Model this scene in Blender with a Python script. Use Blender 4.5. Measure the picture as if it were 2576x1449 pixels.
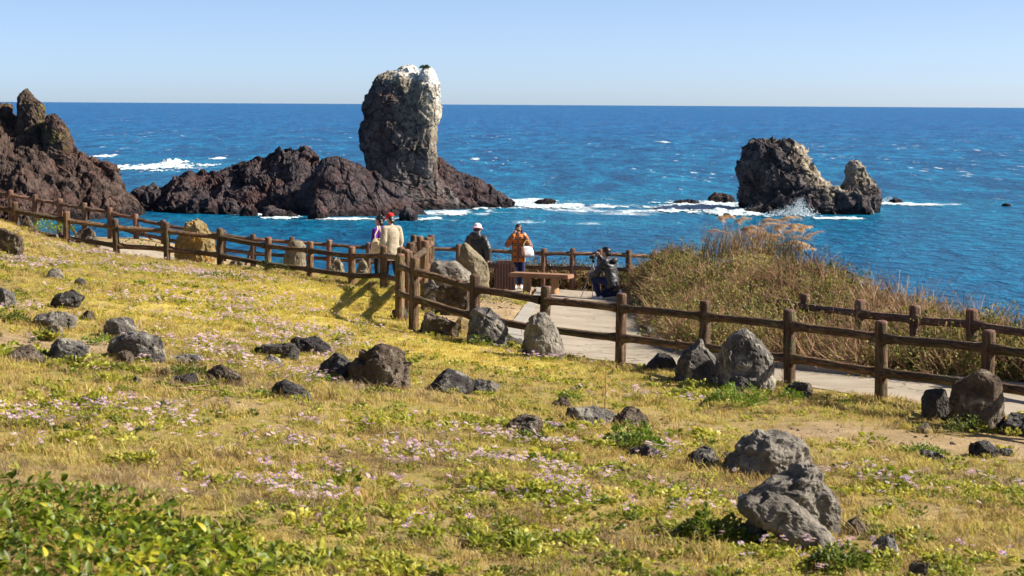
import bpy, bmesh, math, random
import numpy as np
from mathutils import Vector, Matrix, Quaternion

for _o in list(bpy.data.objects):
    bpy.data.objects.remove(_o, do_unlink=True)
SC = bpy.context.scene
COL = SC.collection
rng = np.random.default_rng(7)
random.seed(7)

# ------------------------------------------------------------------ camera
CAMZ = 18.0                       # metres above the sea (sea level is z = 0)
PITCH = math.radians(5.264)
ROLL = 0.0058
FPX = 2576 * 70.0 / 36.0          # focal length in units of a 2576 wide picture
_F = Vector((0, math.cos(PITCH), -math.sin(PITCH)))
_R0 = Vector((1, 0, 0)); _U0 = _R0.cross(_F)
_R = _R0 * math.cos(ROLL) + _U0 * math.sin(ROLL)
_U = _U0 * math.cos(ROLL) - _R0 * math.sin(ROLL)
cam_data = bpy.data.cameras.new('camera')
cam_data.lens = 70.0; cam_data.sensor_width = 36.0
cam_data.clip_start = 0.1; cam_data.clip_end = 200000.0
cam_data.dof.use_dof = True
cam_data.dof.focus_distance = 40.0
cam_data.dof.aperture_fstop = 7.0
cam = bpy.data.objects.new('camera', cam_data)
COL.objects.link(cam)
cam.matrix_world = Matrix(((_R.x, _U.x, -_F.x, 0), (_R.y, _U.y, -_F.y, 0), (_R.z, _U.z, -_F.z, CAMZ), (0, 0, 0, 1)))
SC.camera = cam

# ------------------------------------------------------------------ sky and sun
SUN_AZ = math.radians(0.0)        # measured from +X towards +Y (the sun stands to the right)
SUN_EL = math.radians(34.0)
world = bpy.data.worlds.new('World'); SC.world = world; world.use_nodes = True
wn = world.node_tree; wn.nodes.clear()
w_out = wn.nodes.new('ShaderNodeOutputWorld'); w_bg = wn.nodes.new('ShaderNodeBackground')
w_sky = wn.nodes.new('ShaderNodeTexSky')
w_sky.sky_type = 'NISHITA'; w_sky.sun_disc = False
w_sky.sun_elevation = SUN_EL; w_sky.sun_rotation = math.pi / 2 - SUN_AZ
w_sky.altitude = 2500.0; w_sky.air_density = 0.45; w_sky.dust_density = 4.2; w_sky.ozone_density = 1.0
w_bg.inputs['Strength'].default_value = 0.094
wn.links.new(w_sky.outputs[0], w_bg.inputs[0]); wn.links.new(w_bg.outputs[0], w_out.inputs[0])
sun_data = bpy.data.lights.new('sun', 'SUN')
sun_data.energy = 5.0; sun_data.angle = math.radians(0.53); sun_data.color = (1.0, 0.93, 0.82)
sun = bpy.data.objects.new('sun', sun_data); COL.objects.link(sun)
SUN_DIR = Vector((math.cos(SUN_EL) * math.cos(SUN_AZ), math.cos(SUN_EL) * math.sin(SUN_AZ), math.sin(SUN_EL)))
sun.rotation_euler = SUN_DIR.to_track_quat('Z', 'Y').to_euler()
sun.location = (60, 10, 60)
SC.view_settings.view_transform = 'Standard'; SC.view_settings.look = 'None'
SC.view_settings.exposure = 1.0; SC.view_settings.gamma = 1.0
SC.view_settings.use_curve_mapping = False
SC.render.engine = 'CYCLES'
SC.cycles.use_denoising = True
SC.cycles.use_adaptive_sampling = True; SC.cycles.adaptive_threshold = 0.02
SC.cycles.max_bounces = 4; SC.cycles.diffuse_bounces = 2; SC.cycles.glossy_bounces = 2
SC.cycles.transmission_bounces = 2; SC.cycles.transparent_max_bounces = 8

# ------------------------------------------------------------------ measuring helpers
def ray(px, py):
    u = (px - 1288.0) / FPX; v = -(py - 724.5) / FPX
    return _F + _R * u + _U * v
def wp(px, py, Y):
    "the point on the sight line of a measured picture point that lies Y metres ahead"
    r = ray(px, py); t = Y / r.y
    return Vector((r.x * t, Y, CAMZ + r.z * t))
def sp(px, py):
    "where that sight line meets the sea"
    r = ray(px, py); t = -CAMZ / r.z
    return Vector((r.x * t, r.y * t, 0))
def mpp(Y):
    return Y / FPX

# ------------------------------------------------------------------ noise (numpy)
def _hash(ix, iy, iz, seed):
    h = (ix.astype(np.int64) * 374761393 + iy.astype(np.int64) * 668265263 + iz.astype(np.int64) * 2147483647 + seed * 974634541) & 0xFFFFFFFF
    h = ((h ^ (h >> 13)) * 1274126177) & 0xFFFFFFFF
    h = ((h ^ (h >> 16)) * 2246822519) & 0xFFFFFFFF
    return h ^ (h >> 15)
def vnoise(P, seed=0):
    P = np.asarray(P, float)
    i = np.floor(P).astype(np.int64); f = P - i; w = f * f * f * (f * (f * 6 - 15) + 10)
    out = np.zeros(len(P))
    for dx in (0, 1):
        for dy in (0, 1):
            for dz in (0, 1):
                h = _hash(i[:, 0] + dx, i[:, 1] + dy, i[:, 2] + dz, seed) / 4294967295.0 * 2 - 1
                out += h * (w[:, 0] if dx else 1 - w[:, 0]) * (w[:, 1] if dy else 1 - w[:, 1]) * (w[:, 2] if dz else 1 - w[:, 2])
    return out
def fbm(P, octaves=4, seed=0, gain=0.5, ridged=False):
    out = 0; a = 1.0; s = 0; Q = np.asarray(P, float)
    for k in range(octaves):
        n = vnoise(Q, seed + k * 17)
        if ridged: n = 1 - 2 * np.abs(n)
        out = out + a * n; s += a; a *= gain; Q = Q * 2.03 + 11.7
    return out / s
def n2(x, y, scale, octaves=3, seed=0):
    x = np.atleast_1d(np.asarray(x, float)); y = np.atleast_1d(np.asarray(y, float))
    return fbm(np.stack([x * scale, y * scale, np.zeros_like(x)], 1), octaves, seed)
def cells(P, seed=0):
    "broken-rock displacement: each cell carries its own tilted plane"
    P = np.asarray(P, float); i = np.floor(P).astype(np.int64)
    best = np.full(len(P), 1e9); val = np.zeros(len(P)); second = np.full(len(P), 1e9)
    for dx in (-1, 0, 1):
        for dy in (-1, 0, 1):
            for dz in (-1, 0, 1):
                cx, cy, cz = i[:, 0] + dx, i[:, 1] + dy, i[:, 2] + dz
                h1 = _hash(cx, cy, cz, seed) / 4294967295.0; h2 = _hash(cx, cy, cz, seed + 5) / 4294967295.0
                h3 = _hash(cx, cy, cz, seed + 9) / 4294967295.0
                q = P - np.stack([cx + h1, cy + h2, cz + h3], 1)
                d = (q * q).sum(1)
                t = _hash(cx, cy, cz, seed + 21) / 4294967295.0 * 2 - 1
                a = np.stack([h2 - .5, h3 - .5, h1 - .5], 1) * 2.2
                v = 0.28 * t + 1.15 * (q * a).sum(1)
                m = d < best
                second = np.where(m, best, np.minimum(second, d))
                val = np.where(m, v, val); best = np.where(m, d, best)
    crack = np.clip((np.sqrt(second) - np.sqrt(best)) / 0.12, 0, 1)
    return val, crack

# ------------------------------------------------------------------ mesh helpers
def mesh_np(name, V, F, mats=(), smooth=True, mat_idx=None):
    V = np.ascontiguousarray(V, np.float32); F = np.ascontiguousarray(F, np.int32)
    me = bpy.data.meshes.new(name); k = F.shape[1]
    me.vertices.add(len(V)); me.vertices.foreach_set('co', V.ravel())
    me.loops.add(F.size); me.loops.foreach_set('vertex_index', F.ravel())
    me.polygons.add(len(F)); me.polygons.foreach_set('loop_start', np.arange(len(F), dtype=np.int32) * k)
    try: me.polygons.foreach_set('loop_total', np.full(len(F), k, np.int32))
    except Exception: pass
    for m in mats: me.materials.append(m)
    if mat_idx is not None: me.polygons.foreach_set('material_index', np.asarray(mat_idx, np.int32))
    me.polygons.foreach_set('use_smooth', np.full(len(F), smooth, bool))
    me.update(calc_edges=True); me.validate()
    return me
def grid_faces(nu, nv, wrap=False):
    "faces of an nu x nv vertex grid (index = i*nv + j); wrap closes j"
    i = np.arange(nu - 1)[:, None]; j = np.arange(nv if wrap else nv - 1)[None, :]; j2 = (j + 1) % nv
    return np.stack([i * nv + j, i * nv + j2, (i + 1) * nv + j2, (i + 1) * nv + j], -1).reshape(-1, 4)
def link(name, me, parent=None, loc=None, rot=None):
    o = bpy.data.objects.new(name, me); COL.objects.link(o)
    if parent is not None: o.parent = parent
    if loc is not None: o.location = loc
    if rot is not None: o.rotation_euler = rot
    return o
def empty(name, loc, rz=0.0):
    o = bpy.data.objects.new(name, None); COL.objects.link(o)
    o.location = loc; o.rotation_euler = (0, 0, rz); o.empty_display_size = 0.2
    return o
def tag(o, label=None, cat=None, group=None, kind=None):
    if label: o['label'] = label
    if cat: o['category'] = cat
    if group: o['group'] = group
    if kind: o['kind'] = kind
    return o
_ico = {}
def ico(sub):
    if sub not in _ico:
        bm = bmesh.new(); bmesh.ops.create_icosphere(bm, subdivisions=sub, radius=1.0)
        bm.verts.ensure_lookup_table()
        _ico[sub] = (np.array([v.co[:] for v in bm.verts]), np.array([[v.index for v in f.verts] for f in bm.faces]))
        bm.free()
    return _ico[sub]
def vnormals(V, F):
    n = np.zeros_like(V); a = V[F[:, 1]] - V[F[:, 0]]; b = V[F[:, 2]] - V[F[:, 0]]
    if F.shape[1] == 4: a = V[F[:, 2]] - V[F[:, 0]]; b = V[F[:, 3]] - V[F[:, 1]]
    fn = np.cross(a, b)
    for k in range(F.shape[1]): np.add.at(n, F[:, k], fn)
    return n / (np.linalg.norm(n, axis=1, keepdims=True) + 1e-9)

# ------------------------------------------------------------------ materials
def new_mat(name):
    m = bpy.data.materials.new(name); m.use_nodes = True
    nt = m.node_tree; nt.nodes.clear()
    out = nt.nodes.new('ShaderNodeOutputMaterial'); b = nt.nodes.new('ShaderNodeBsdfPrincipled')
    nt.links.new(b.outputs[0], out.inputs[0])
    return m, nt, b
def N(nt, t, **kw):
    n = nt.nodes.new(t)
    for k, v in kw.items():
        if k in n.inputs.keys() if isinstance(k, str) else False: n.inputs[k].default_value = v
        else: setattr(n, k, v)
    return n
def noise(nt, vec, scale, detail=4, rough=0.55, dist=0.0):
    n = nt.nodes.new('ShaderNodeTexNoise'); n.inputs['Scale'].default_value = scale
    n.inputs['Detail'].default_value = detail; n.inputs['Roughness'].default_value = rough
    n.inputs['Distortion'].default_value = dist
    nt.links.new(vec, n.inputs['Vector']); return n.outputs['Fac']
def ramp(nt, fac, stops, interp='LINEAR'):
    r = nt.nodes.new('ShaderNodeValToRGB'); r.color_ramp.interpolation = interp
    el = r.color_ramp.elements
    while len(el) < len(stops): el.new(0.5)
    for e, (p, c) in zip(el, stops):
        e.position = p; e.color = (*c, 1) if len(c) == 3 else c
    nt.links.new(fac, r.inputs[0]); return r.outputs[0]
def mix(nt, fac, a, b, mode='MIX'):
    m = nt.nodes.new('ShaderNodeMix'); m.data_type = 'RGBA'; m.blend_type = mode
    for s, v in ((0, fac), (6, a), (7, b)):
        if isinstance(v, (int, float)): m.inputs[s].default_value = v
        elif isinstance(v, tuple): m.inputs[s].default_value = (*v, 1) if len(v) == 3 else v
        else: nt.links.new(v, m.inputs[s])
    return m.outputs[2]
def math_n(nt, op, a, b=None, clamp=False):
    m = nt.nodes.new('ShaderNodeMath'); m.operation = op; m.use_clamp = clamp
    for s, v in ((0, a), (1, b)):
        if v is None: continue
        if isinstance(v, (int, float)): m.inputs[s].default_value = v
        else: nt.links.new(v, m.inputs[s])
    return m.outputs[0]
def coords(nt, kind='Object', scale=(1, 1, 1)):
    if kind == 'World':
        g = nt.nodes.new('ShaderNodeNewGeometry'); v = g.outputs['Position']
    else:
        g = nt.nodes.new('ShaderNodeTexCoord'); v = g.outputs[kind]
    if scale != (1, 1, 1):
        mp = nt.nodes.new('ShaderNodeMapping'); mp.inputs['Scale'].default_value = scale
        nt.links.new(v, mp.inputs['Vector']); v = mp.outputs[0]
    return v
def bump(nt, b, h, strength=0.4, dist=0.02, prev=None):
    n = nt.nodes.new('ShaderNodeBump'); n.inputs['Strength'].default_value = strength; n.inputs['Distance'].default_value = dist
    nt.links.new(h, n.inputs['Height'])
    if prev is not None: nt.links.new(prev, n.inputs['Normal'])
    nt.links.new(n.outputs[0], b.inputs['Normal']); return n.outputs[0]
def attr(nt, name):
    a = nt.nodes.new('ShaderNodeAttribute'); a.attribute_name = name; return a.outputs['Fac']
def obj_random(nt):
    o = nt.nodes.new('ShaderNodeObjectInfo'); return o.outputs['Random']

def plain(name, col, rough=0.7, var=0.25, scale=8.0, bumps=0.15, bdist=0.005, spec=0.3, sheen=0.0):
    m, nt, b = new_mat(name); v = coords(nt)
    f = noise(nt, v, scale, 5)
    c = ramp(nt, f, [(0.25, tuple(x * (1 - var) for x in col)), (0.75, tuple(min(1, x * (1 + var)) for x in col))])
    nt.links.new(c, b.inputs['Base Color']); b.inputs['Roughness'].default_value = rough
    b.inputs['Specular IOR Level'].default_value = spec
    if sheen: b.inputs['Sheen Weight'].default_value = sheen
    if bumps: bump(nt, b, noise(nt, v, scale * 4, 4), bumps, bdist)
    return m
def rock_mat(name, dark, mid, light, lichen=None, lich_amt=0.0, scale=3.0, pits=True, bstr=1.0, bdist=0.045, kind='World'):
    m, nt, b = new_mat(name); v = coords(nt, kind)
    f = noise(nt, v, scale, 8, 0.65, 0.4)
    c = ramp(nt, f, [(0.28, dark), (0.48, mid), (0.72, light)])
    c = mix(nt, math_n(nt, 'MULTIPLY', noise(nt, v, scale * 9, 3), 0.5), c, tuple(x * 0.45 for x in dark))
    if lichen is not None:
        lm = ramp(nt, noise(nt, v, scale * 1.7, 6, 0.7, 0.8), [(0.62 - lich_amt * 0.3, (0, 0, 0)), (0.72 - lich_amt * 0.25, (1, 1, 1))])
        c = mix(nt, lm, c, lichen)
    ce = nt.nodes.new('ShaderNodeTexVoronoi'); ce.feature = 'DISTANCE_TO_EDGE'; ce.inputs['Scale'].default_value = scale * 0.8
    nd = nt.nodes.new('ShaderNodeTexNoise'); nd.inputs['Scale'].default_value = scale * 1.5; nd.inputs['Detail'].default_value = 5; nt.links.new(v, nd.inputs['Vector'])
    va_ = nt.nodes.new('ShaderNodeVectorMath'); va_.operation = 'MULTIPLY_ADD'; va_.inputs[1].default_value = (0.5, 0.5, 0.5); nt.links.new(nd.outputs['Color'], va_.inputs[0]); nt.links.new(v, va_.inputs[2]); nt.links.new(va_.outputs[0], ce.inputs['Vector'])
    ck = ramp(nt, ce.outputs['Distance'], [(0.0, (0.5,) * 3), (0.022, (0, 0, 0))])
    c = mix(nt, ck, c, tuple(x * 0.3 for x in dark))
    nt.links.new(c, b.inputs['Base Color']); b.inputs['Roughness'].default_value = 0.92
    b.inputs['Specular IOR Level'].default_value = 0.15
    h = noise(nt, v, scale * 4, 8, 0.7)
    pr = bump(nt, b, h, bstr, bdist)
    pr = bump(nt, b, ramp(nt, ce.outputs['Distance'], [(0.0, (0,) * 3), (0.04, (1,) * 3)]), 0.4, bdist * 0.7, pr)
    if pits:
        vo = nt.nodes.new('ShaderNodeTexVoronoi'); vo.inputs['Scale'].default_value = scale * 13
        nt.links.new(v, vo.inputs['Vector'])
        hh = ramp(nt, vo.outputs['Distance'], [(0.08, (0, 0, 0)), (0.38, (1, 1, 1))])
        bump(nt, b, hh, 0.55, bdist * 0.35, pr)
    return m
M = {}
M['lava_dark'] = rock_mat('lava_dark', (0.024, 0.021, 0.02), (0.07, 0.063, 0.06), (0.16, 0.145, 0.13), (0.25, 0.23, 0.19), 0.25)
M['lava_grey'] = rock_mat('lava_grey', (0.05, 0.045, 0.042), (0.135, 0.122, 0.112), (0.27, 0.245, 0.22), (0.40, 0.365, 0.29), 0.35)
M['lava_brown'] = rock_mat('lava_brown', (0.038, 0.027, 0.02), (0.115, 0.085, 0.06), (0.23, 0.18, 0.13), (0.27, 0.235, 0.18), 0.25)
M['rock_tan'] = rock_mat('rock_tan', (0.14, 0.115, 0.075), (0.27, 0.225, 0.15), (0.42, 0.36, 0.25), (0.11, 0.10, 0.09), 0.15, pits=False)
M['rock_pale'] = rock_mat('rock_pale', (0.07, 0.06, 0.052), (0.25, 0.22, 0.18), (0.52, 0.47, 0.385), (0.055, 0.05, 0.045), 0.12)
M['rock_ochre'] = rock_mat('rock_ochre', (0.13, 0.10, 0.055), (0.29, 0.21, 0.09), (0.45, 0.35, 0.19), (0.38, 0.20, 0.03), 0.3, pits=False)

# ================================================================== the lie of the land
def _base(X, Y):
    X = np.asarray(X, float); Y = np.asarray(Y, float)
    Yc = np.clip(Y, 6, 60)
    z = CAMZ - (2.2 + 0.047 * Yc) + 0.1
    z = z + np.where(X < 1, -0.11 * np.clip(X, -9, 1), -0.11 - 0.06 * (np.clip(X, 1, 12) - 1))
    z = z + np.where(X < -9, 0.30 * (-9 - np.clip(X, -16, -9)), 0) * np.clip((46.5 - Y) / 2.5, 0, 1)
    # the ground steps down behind the lawn fence
    s = np.clip((Y - 44.2) / 1.5, 0, 1); s = s * s * (3 - 2 * s)
    z = z - 0.32 * s * np.clip((X + 9.5) / 2.5, 0, 1) * np.clip((0.2 - X) / 1.5, 0, 1)
    return z
_ctl = [(40, 571, 44), (167, 632, 43.6), (293, 645, 43.6), (420, 660, 43.6), (553, 666, 43.6), (672, 680, 43), (779, 701, 42),
        (884, 714, 40.5), (965, 714, 39.5), (1005, 785, 30.2), (1041, 825, 29), (1195, 868, 28.2), (1368, 902, 27.4), (1562, 927, 26.7),
        (1774, 958, 25.3), (1990, 982, 24), (2221, 1028, 22.7), (2488, 1078, 21.2), (1303, 731, 48), (1518, 746, 45.5), (1580, 734, 49.6),
        (1440, 730, 49.6), (1610, 746, 47), (1670, 850, 32), (1290, 812, 35), (2166, 868, 27), (2452, 895, 25.6), (1360, 760, 43.5), (27, 563, 51), (149, 590, 51), (277, 608, 50.7), (343, 616, 50.5), (90, 606, 47.5), (-10, 585, 47.5), (250, 632, 47)]
_cp = np.array([wp(*c)[:] for c in _ctl]); _cr = _cp[:, 2] - _base(_cp[:, 0], _cp[:, 1])
def _cliff(X, Y):
    edge = np.interp(X, [-40, 2.5, 4.6, 8, 12, 40], [51.6, 51.6, 51.4, 37.0, 33.5, 33.0]) + 0.5 * n2(X, Y, 0.5, 2, 91).reshape(np.shape(X))
    d = np.clip(Y - edge, 0, None)
    return 0.55 * d + 0.42 * np.clip(d - 1.0, 0, None) ** 1.25
def ground_smooth(X, Y):
    X = np.atleast_1d(np.asarray(X, float)); Y = np.atleast_1d(np.asarray(Y, float))
    num = np.zeros_like(X); den = np.full_like(X, 0.12)
    for (cx, cy, _), r in zip(_cp, _cr):
        w = np.exp(-((X - cx) ** 2 + (Y - cy) ** 2) / (2 * 2.6 ** 2)); num += w * r; den += w
    return _base(X, Y) + num / den
def ground_raw(X, Y):
    X = np.atleast_1d(np.asarray(X, float)); Y = np.atleast_1d(np.asarray(Y, float))
    z = ground_smooth(X, Y)
    z = z + 0.05 * n2(X, Y, 0.55, 3, 3) + 0.022 * n2(X, Y, 2.3, 3, 4)
    return np.maximum(z - _cliff(X, Y), -6.0)
# ---- the path: centre strip between two measured edges
EDGE_R = np.array([(3.10, 49.0), (3.02, 47), (2.85, 42), (2.62, 36), (2.46, 32), (2.46, 29.8), (2.72, 28.2), (3.35, 26.9), (4.2, 25.9), (5.3, 25.0), (6.6, 24.2), (9, 22.9), (13, 20.9)])
EDGE_L = np.array([(0.60, 49.0), (0.58, 47), (0.36, 42), (0.10, 36), (-0.06, 32), (-0.06, 29.8), (0.30, 27.9), (1.2, 26.95), (2.3, 25.75), (3.4, 24.3), (4.4, 22.95), (6.8, 20.9), (11, 18.2)])
def _resample(E, n):
    s = np.r_[0, np.cumsum(np.linalg.norm(np.diff(E, axis=0), axis=1))]
    # smooth twice
    t = np.linspace(0, 1, n); u = np.linspace(0, 1, len(E))
    P = np.stack([np.interp(t, u, E[:, 0]), np.interp(t, u, E[:, 1])], 1)
    for _ in range(6):
        P[1:-1] = 0.25 * P[:-2] + 0.5 * P[1:-1] + 0.25 * P[2:]
    return P
NP_ = 145
PR = _resample(EDGE_R, NP_); PL = _resample(EDGE_L, NP_)
_pc = 0.5 * (PR + PL)
def path_dist(X, Y):
    "signed-ish: < 0 inside the path strip"
    X = np.atleast_1d(np.asarray(X, float)); Y = np.atleast_1d(np.asarray(Y, float))
    best = np.full(X.shape, 1e9); hw = np.zeros(X.shape)
    for c, a, b in zip(_pc, PL, PR):
        d = (X - c[0]) ** 2 + (Y - c[1]) ** 2; m = d < best
        best = np.where(m, d, best)
        # distance across
        ax = (b - a); L = np.linalg.norm(ax); ax = ax / L
        hw = np.where(m, np.abs((X - c[0]) * ax[0] + (Y - c[1]) * ax[1]) - L / 2, hw)
    return np.where(best < 9, hw, 9.0)
# cross path along the cliff fence (left)
def in_side_path(X, Y):
    return (Y > 45.6) & (Y < 48.2) & (X < 0.45) & (X > -16)
def ground(X, Y):
    sh = np.shape(X)
    X = np.atleast_1d(np.asarray(X, float)).ravel(); Y = np.atleast_1d(np.asarray(Y, float)).ravel()
    z = ground_raw(X, Y)
    m = (X > -2) & (X < 15) & (Y > 16) & (Y < 50)
    if m.any():
        pd = path_dist(X[m], Y[m]); zs = ground_smooth(X[m], Y[m])
        w = np.clip((0.02 - pd) / 0.16, 0, 1)
        z[m] = z[m] * (1 - w) + (zs - 0.09) * w
    m = in_side_path(X, Y)
    z[m] = ground_smooth(X[m], Y[m]) - 0.08
    return z.reshape(sh) if sh else float(z[0])
_lut_x = np.arange(-22, 16.01, 0.25); _lut_y = np.arange(4, 54.01, 0.25)
_gx, _gy = np.meshgrid(_lut_x, _lut_y, indexing='ij')
_lut = ground(_gx.ravel(), _gy.ravel()).reshape(_gx.shape)
def gz(X, Y):
    "fast bilinear ground height"
    X = np.asarray(X, float); Y = np.asarray(Y, float)
    fx = np.clip((X + 22) / 0.25, 0, len(_lut_x) - 1.001); fy = np.clip((Y - 4) / 0.25, 0, len(_lut_y) - 1.001)
    i = fx.astype(int); j = fy.astype(int); a = fx - i; b = fy - j
    return _lut[i, j] * (1 - a) * (1 - b) + _lut[i + 1, j] * a * (1 - b) + _lut[i, j + 1] * (1 - a) * b + _lut[i + 1, j + 1] * a * b
def gp(px, py):
    "ground point under a measured picture point"
    r = ray(px, py); Ys = np.arange(5, 52, 0.05)
    X = r.x / r.y * Ys; Z = CAMZ + r.z / r.y * Ys
    below = np.nonzero(Z <= gz(X, Ys))[0]
    k = below[0] if len(below) else len(Ys) - 1
    return Vector((X[k], Ys[k], float(gz(X[k], Ys[k]))))

# ---- ground sheet
def soil_masks(X, Y):
    "bare earth (0..1) and mown lawn (0..1)"
    n = n2(X, Y, 0.9, 4, 31)
    dirt = np.zeros_like(X)
    for (px, py, rx, ry, a) in ((2120, 1090, 1.9, 1.1, 1.1), (1850, 1078, 1.0, 0.7, 0.9), (2300, 1110, 1.0, .7, 1.0), (2480, 1120, 1.2, 1.2, .9), (60, 880, 1.0, 1.6, .8), (250, 880, .9, 1.2, .7),
                                (1190, 800, 0.9, 2.6, 1.5), (1230, 770, .8, 4.0, 1.5), (640, 1030, .6, .6, .5), (30, 760, 1.0, 1.5, .5), (2330, 1290, .5, .5, .4), (1560, 1100, .6, .5, .5)):
        c = gp(px, py); dirt = np.maximum(dirt, a * np.exp(-((X - c.x) / rx) ** 2 - ((Y - c.y) / ry) ** 2))
    dirt = np.maximum(dirt, 0.95 * np.clip((Y - 44.5) / 1.0, 0, 1))
    dirt = np.clip(dirt * 1.5 + n * 0.9 - 0.35, 0, 1)
    lawn = np.zeros_like(X)
    for (px, py, rx, ry) in ((620, 770, 2.4, 5.5), (850, 770, 2.0, 5.0), (760, 730, 3.0, 4.0), (1080, 880, 1.3, 2.2), (1250, 910, 1.2, 1.4), (480, 740, 1.2, 4)):
        c = gp(px, py); lawn = np.maximum(lawn, 1.3 * np.exp(-((X - c.x) / rx) ** 2 - ((Y - c.y) / ry) ** 2))
    lawn = np.clip(lawn + n * 0.35 - 0.1, 0, 1)
    return dirt, lawn
gxs = np.r_[np.arange(-60, -17, 2.0), np.arange(-17, 13.01, 0.16), np.arange(14, 60, 2.0)]
gys = np.r_[np.arange(-30, 5, 1.5), np.arange(5, 54.01, 0.16), np.arange(54.5, 66, 0.5), np.arange(67, 100, 4.0)]
GX, GY = np.meshgrid(gxs, gys, indexing='ij')
GZ = ground(GX.ravel(), GY.ravel())
Vg = np.stack([GX.ravel(), GY.ravel(), GZ], 1)
_d, _l = soil_masks(GX.ravel(), GY.ravel())
def ground_mat():
    m, nt, b = new_mat('turf_soil'); v = coords(nt, 'World')
    f1 = noise(nt, v, 1.1, 6, 0.6); f2 = noise(nt, v, 14, 6, 0.7)
    turf = ramp(nt, f1, [(0.3, (0.27, 0.185, 0.075)), (0.5, (0.42, 0.315, 0.11)), (0.7, (0.30, 0.27, 0.07))])
    turf = mix(nt, math_n(nt, 'MULTIPLY', f2, 0.6), turf, (0.10, 0.065, 0.028))
    lawn = ramp(nt, noise(nt, v, 2.2, 6, 0.65), [(0.3, (0.40, 0.31, 0.08)), (0.55, (0.54, 0.43, 0.11)), (0.75, (0.38, 0.35, 0.08))])
    earth = ramp(nt, noise(nt, v, 3.0, 8, 0.7), [(0.3, (0.24, 0.165, 0.09)), (0.55, (0.40, 0.285, 0.16)), (0.75, (0.50, 0.38, 0.23))])
    earth = mix(nt, ramp(nt, noise(nt, v, 38, 3), [(0.58, (0, 0, 0)), (0.66, (1, 1, 1))]), earth, (0.07, 0.05, 0.035))
    c = mix(nt, attr(nt, 'lawn'), turf, lawn); c = mix(nt, attr(nt, 'dirt'), c, earth)
    nt.links.new(c, b.inputs['Base Color']); b.inputs['Roughness'].default_value = 0.95; b.inputs['Specular IOR Level'].default_value = 0.1
    pr = bump(nt, b, noise(nt, v, 30, 6, 0.7), 0.8, 0.03)
    return m
me = mesh_np('ground', Vg, grid_faces(len(gxs), len(gys))[:, ::-1], [ground_mat()])
for nm, a in (('dirt', _d), ('lawn', _l)):
    at = me.attributes.new(nm, 'FLOAT', 'POINT'); at.data.foreach_set('value', a.astype(np.float32))
tag(link('ground', me), kind='structure')

# ---- concrete path in slabs, with kerbs
def concrete(name, a, b_):
    m, nt, b = new_mat(name); v = coords(nt, 'World')
    c = ramp(nt, noise(nt, v, 1.3, 7, 0.65), [(0.3, a), (0.7, b_)])
    c = mix(nt, math_n(nt, 'MULTIPLY', noise(nt, v, 45, 4), 0.35), c, tuple(x * 0.55 for x in a))
    cr = nt.nodes.new('ShaderNodeTexVoronoi'); cr.feature = 'DISTANCE_TO_EDGE'; cr.inputs['Scale'].default_value = 0.45
    mp = nt.nodes.new('ShaderNodeVectorMath'); mp.operation = 'ADD'; nz = nt.nodes.new('ShaderNodeTexNoise'); nz.inputs['Scale'].default_value = 2.5
    nt.links.new(v, nz.inputs['Vector']); nt.links.new(v, mp.inputs[0]); nt.links.new(nz.outputs['Color'], mp.inputs[1]); nt.links.new(mp.outputs[0], cr.inputs['Vector'])
    c = mix(nt, ramp(nt, cr.outputs['Distance'], [(0.003, (0.75, 0.75, 0.75)), (0.012, (0, 0, 0))]), c, (0.07, 0.055, 0.04))
    sand = ramp(nt, noise(nt, v, 0.7, 6, 0.7), [(0.55, (0, 0, 0)), (0.72, (0.6, 0.6, 0.6))])
    c = mix(nt, sand, c, (0.30, 0.23, 0.14))
    nt.links.new(c, b.inputs['Base Color']); b.inputs['Roughness'].default_value = 0.9; b.inputs['Specular IOR Level'].default_value = 0.2
    bump(nt, b, noise(nt, v, 60, 4), 0.35, 0.006); return m
M['concrete'] = concrete('concrete', (0.30, 0.25, 0.185), (0.46, 0.39, 0.30))
M['kerb_stone'] = concrete('kerb_concrete', (0.30, 0.27, 0.23), (0.42, 0.385, 0.33))
def slab(name, quadL, quadR, z_off, thick, mat, parent, inset=0.011, bev=0.008):
    "a slab between two polylines (left/right, n x 2), top follows the smooth ground"
    n = len(quadL); quadL = quadL.copy(); quadR = quadR.copy()
    d0 = (quadL[1] - quadL[0]); d0 /= np.linalg.norm(d0); quadL[0] += d0 * inset; quadR[0] += d0 * inset
    d1 = (quadL[-1] - quadL[-2]); d1 /= np.linalg.norm(d1); quadL[-1] -= d1 * inset; quadR[-1] -= d1 * inset
    rows = []
    for t in (0.0, 0.5, 1.0):
        P = quadL * (1 - t) + quadR * t; rows.append(P)
    top = np.concatenate(rows); z = ground_smooth(top[:, 0], top[:, 1]) + z_off
    V = np.concatenate([np.c_[top, z], np.c_[top, z - thick]]); F = list(grid_faces(3, n)[:, ::-1])
    k = 3 * n; ring = list(range(n)) + [2 * n - 1] + list(range(3 * n - 1, 2 * n - 1, -1)) + [n]
    for a, b in zip(ring, ring[1:] + ring[:1]): F.append((a, b, b + k, a + k))
    c = V.mean(0); c[2] = V[:, 2].min()
    o = link(name, mesh_np(name, V - c, np.array(F), [mat], smooth=False), parent, Vector(c) - parent.location)
    return o
path = tag(empty('path', (0, 0, 0)), kind='structure')
KW = 0.22
def inner(PA, PB, w):
    d = PB - PA; L = np.linalg.norm(d, axis=1, keepdims=True); return PA + d / L * w
PLi = inner(PL, PR, np.where(np.arange(NP_) < 69, KW, 0.0)[:, None]); PRi = inner(PR, PL, KW)
step = 8
for k in range(0, NP_ - 1, step):
    e = min(k + step, NP_ - 1); slab('slab', PLi[k:e + 1], PRi[k:e + 1], 0.0, 0.12, M['concrete'], path)
kl = tag(empty('kerb', (0, 0, 0)), kind='structure')
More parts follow.
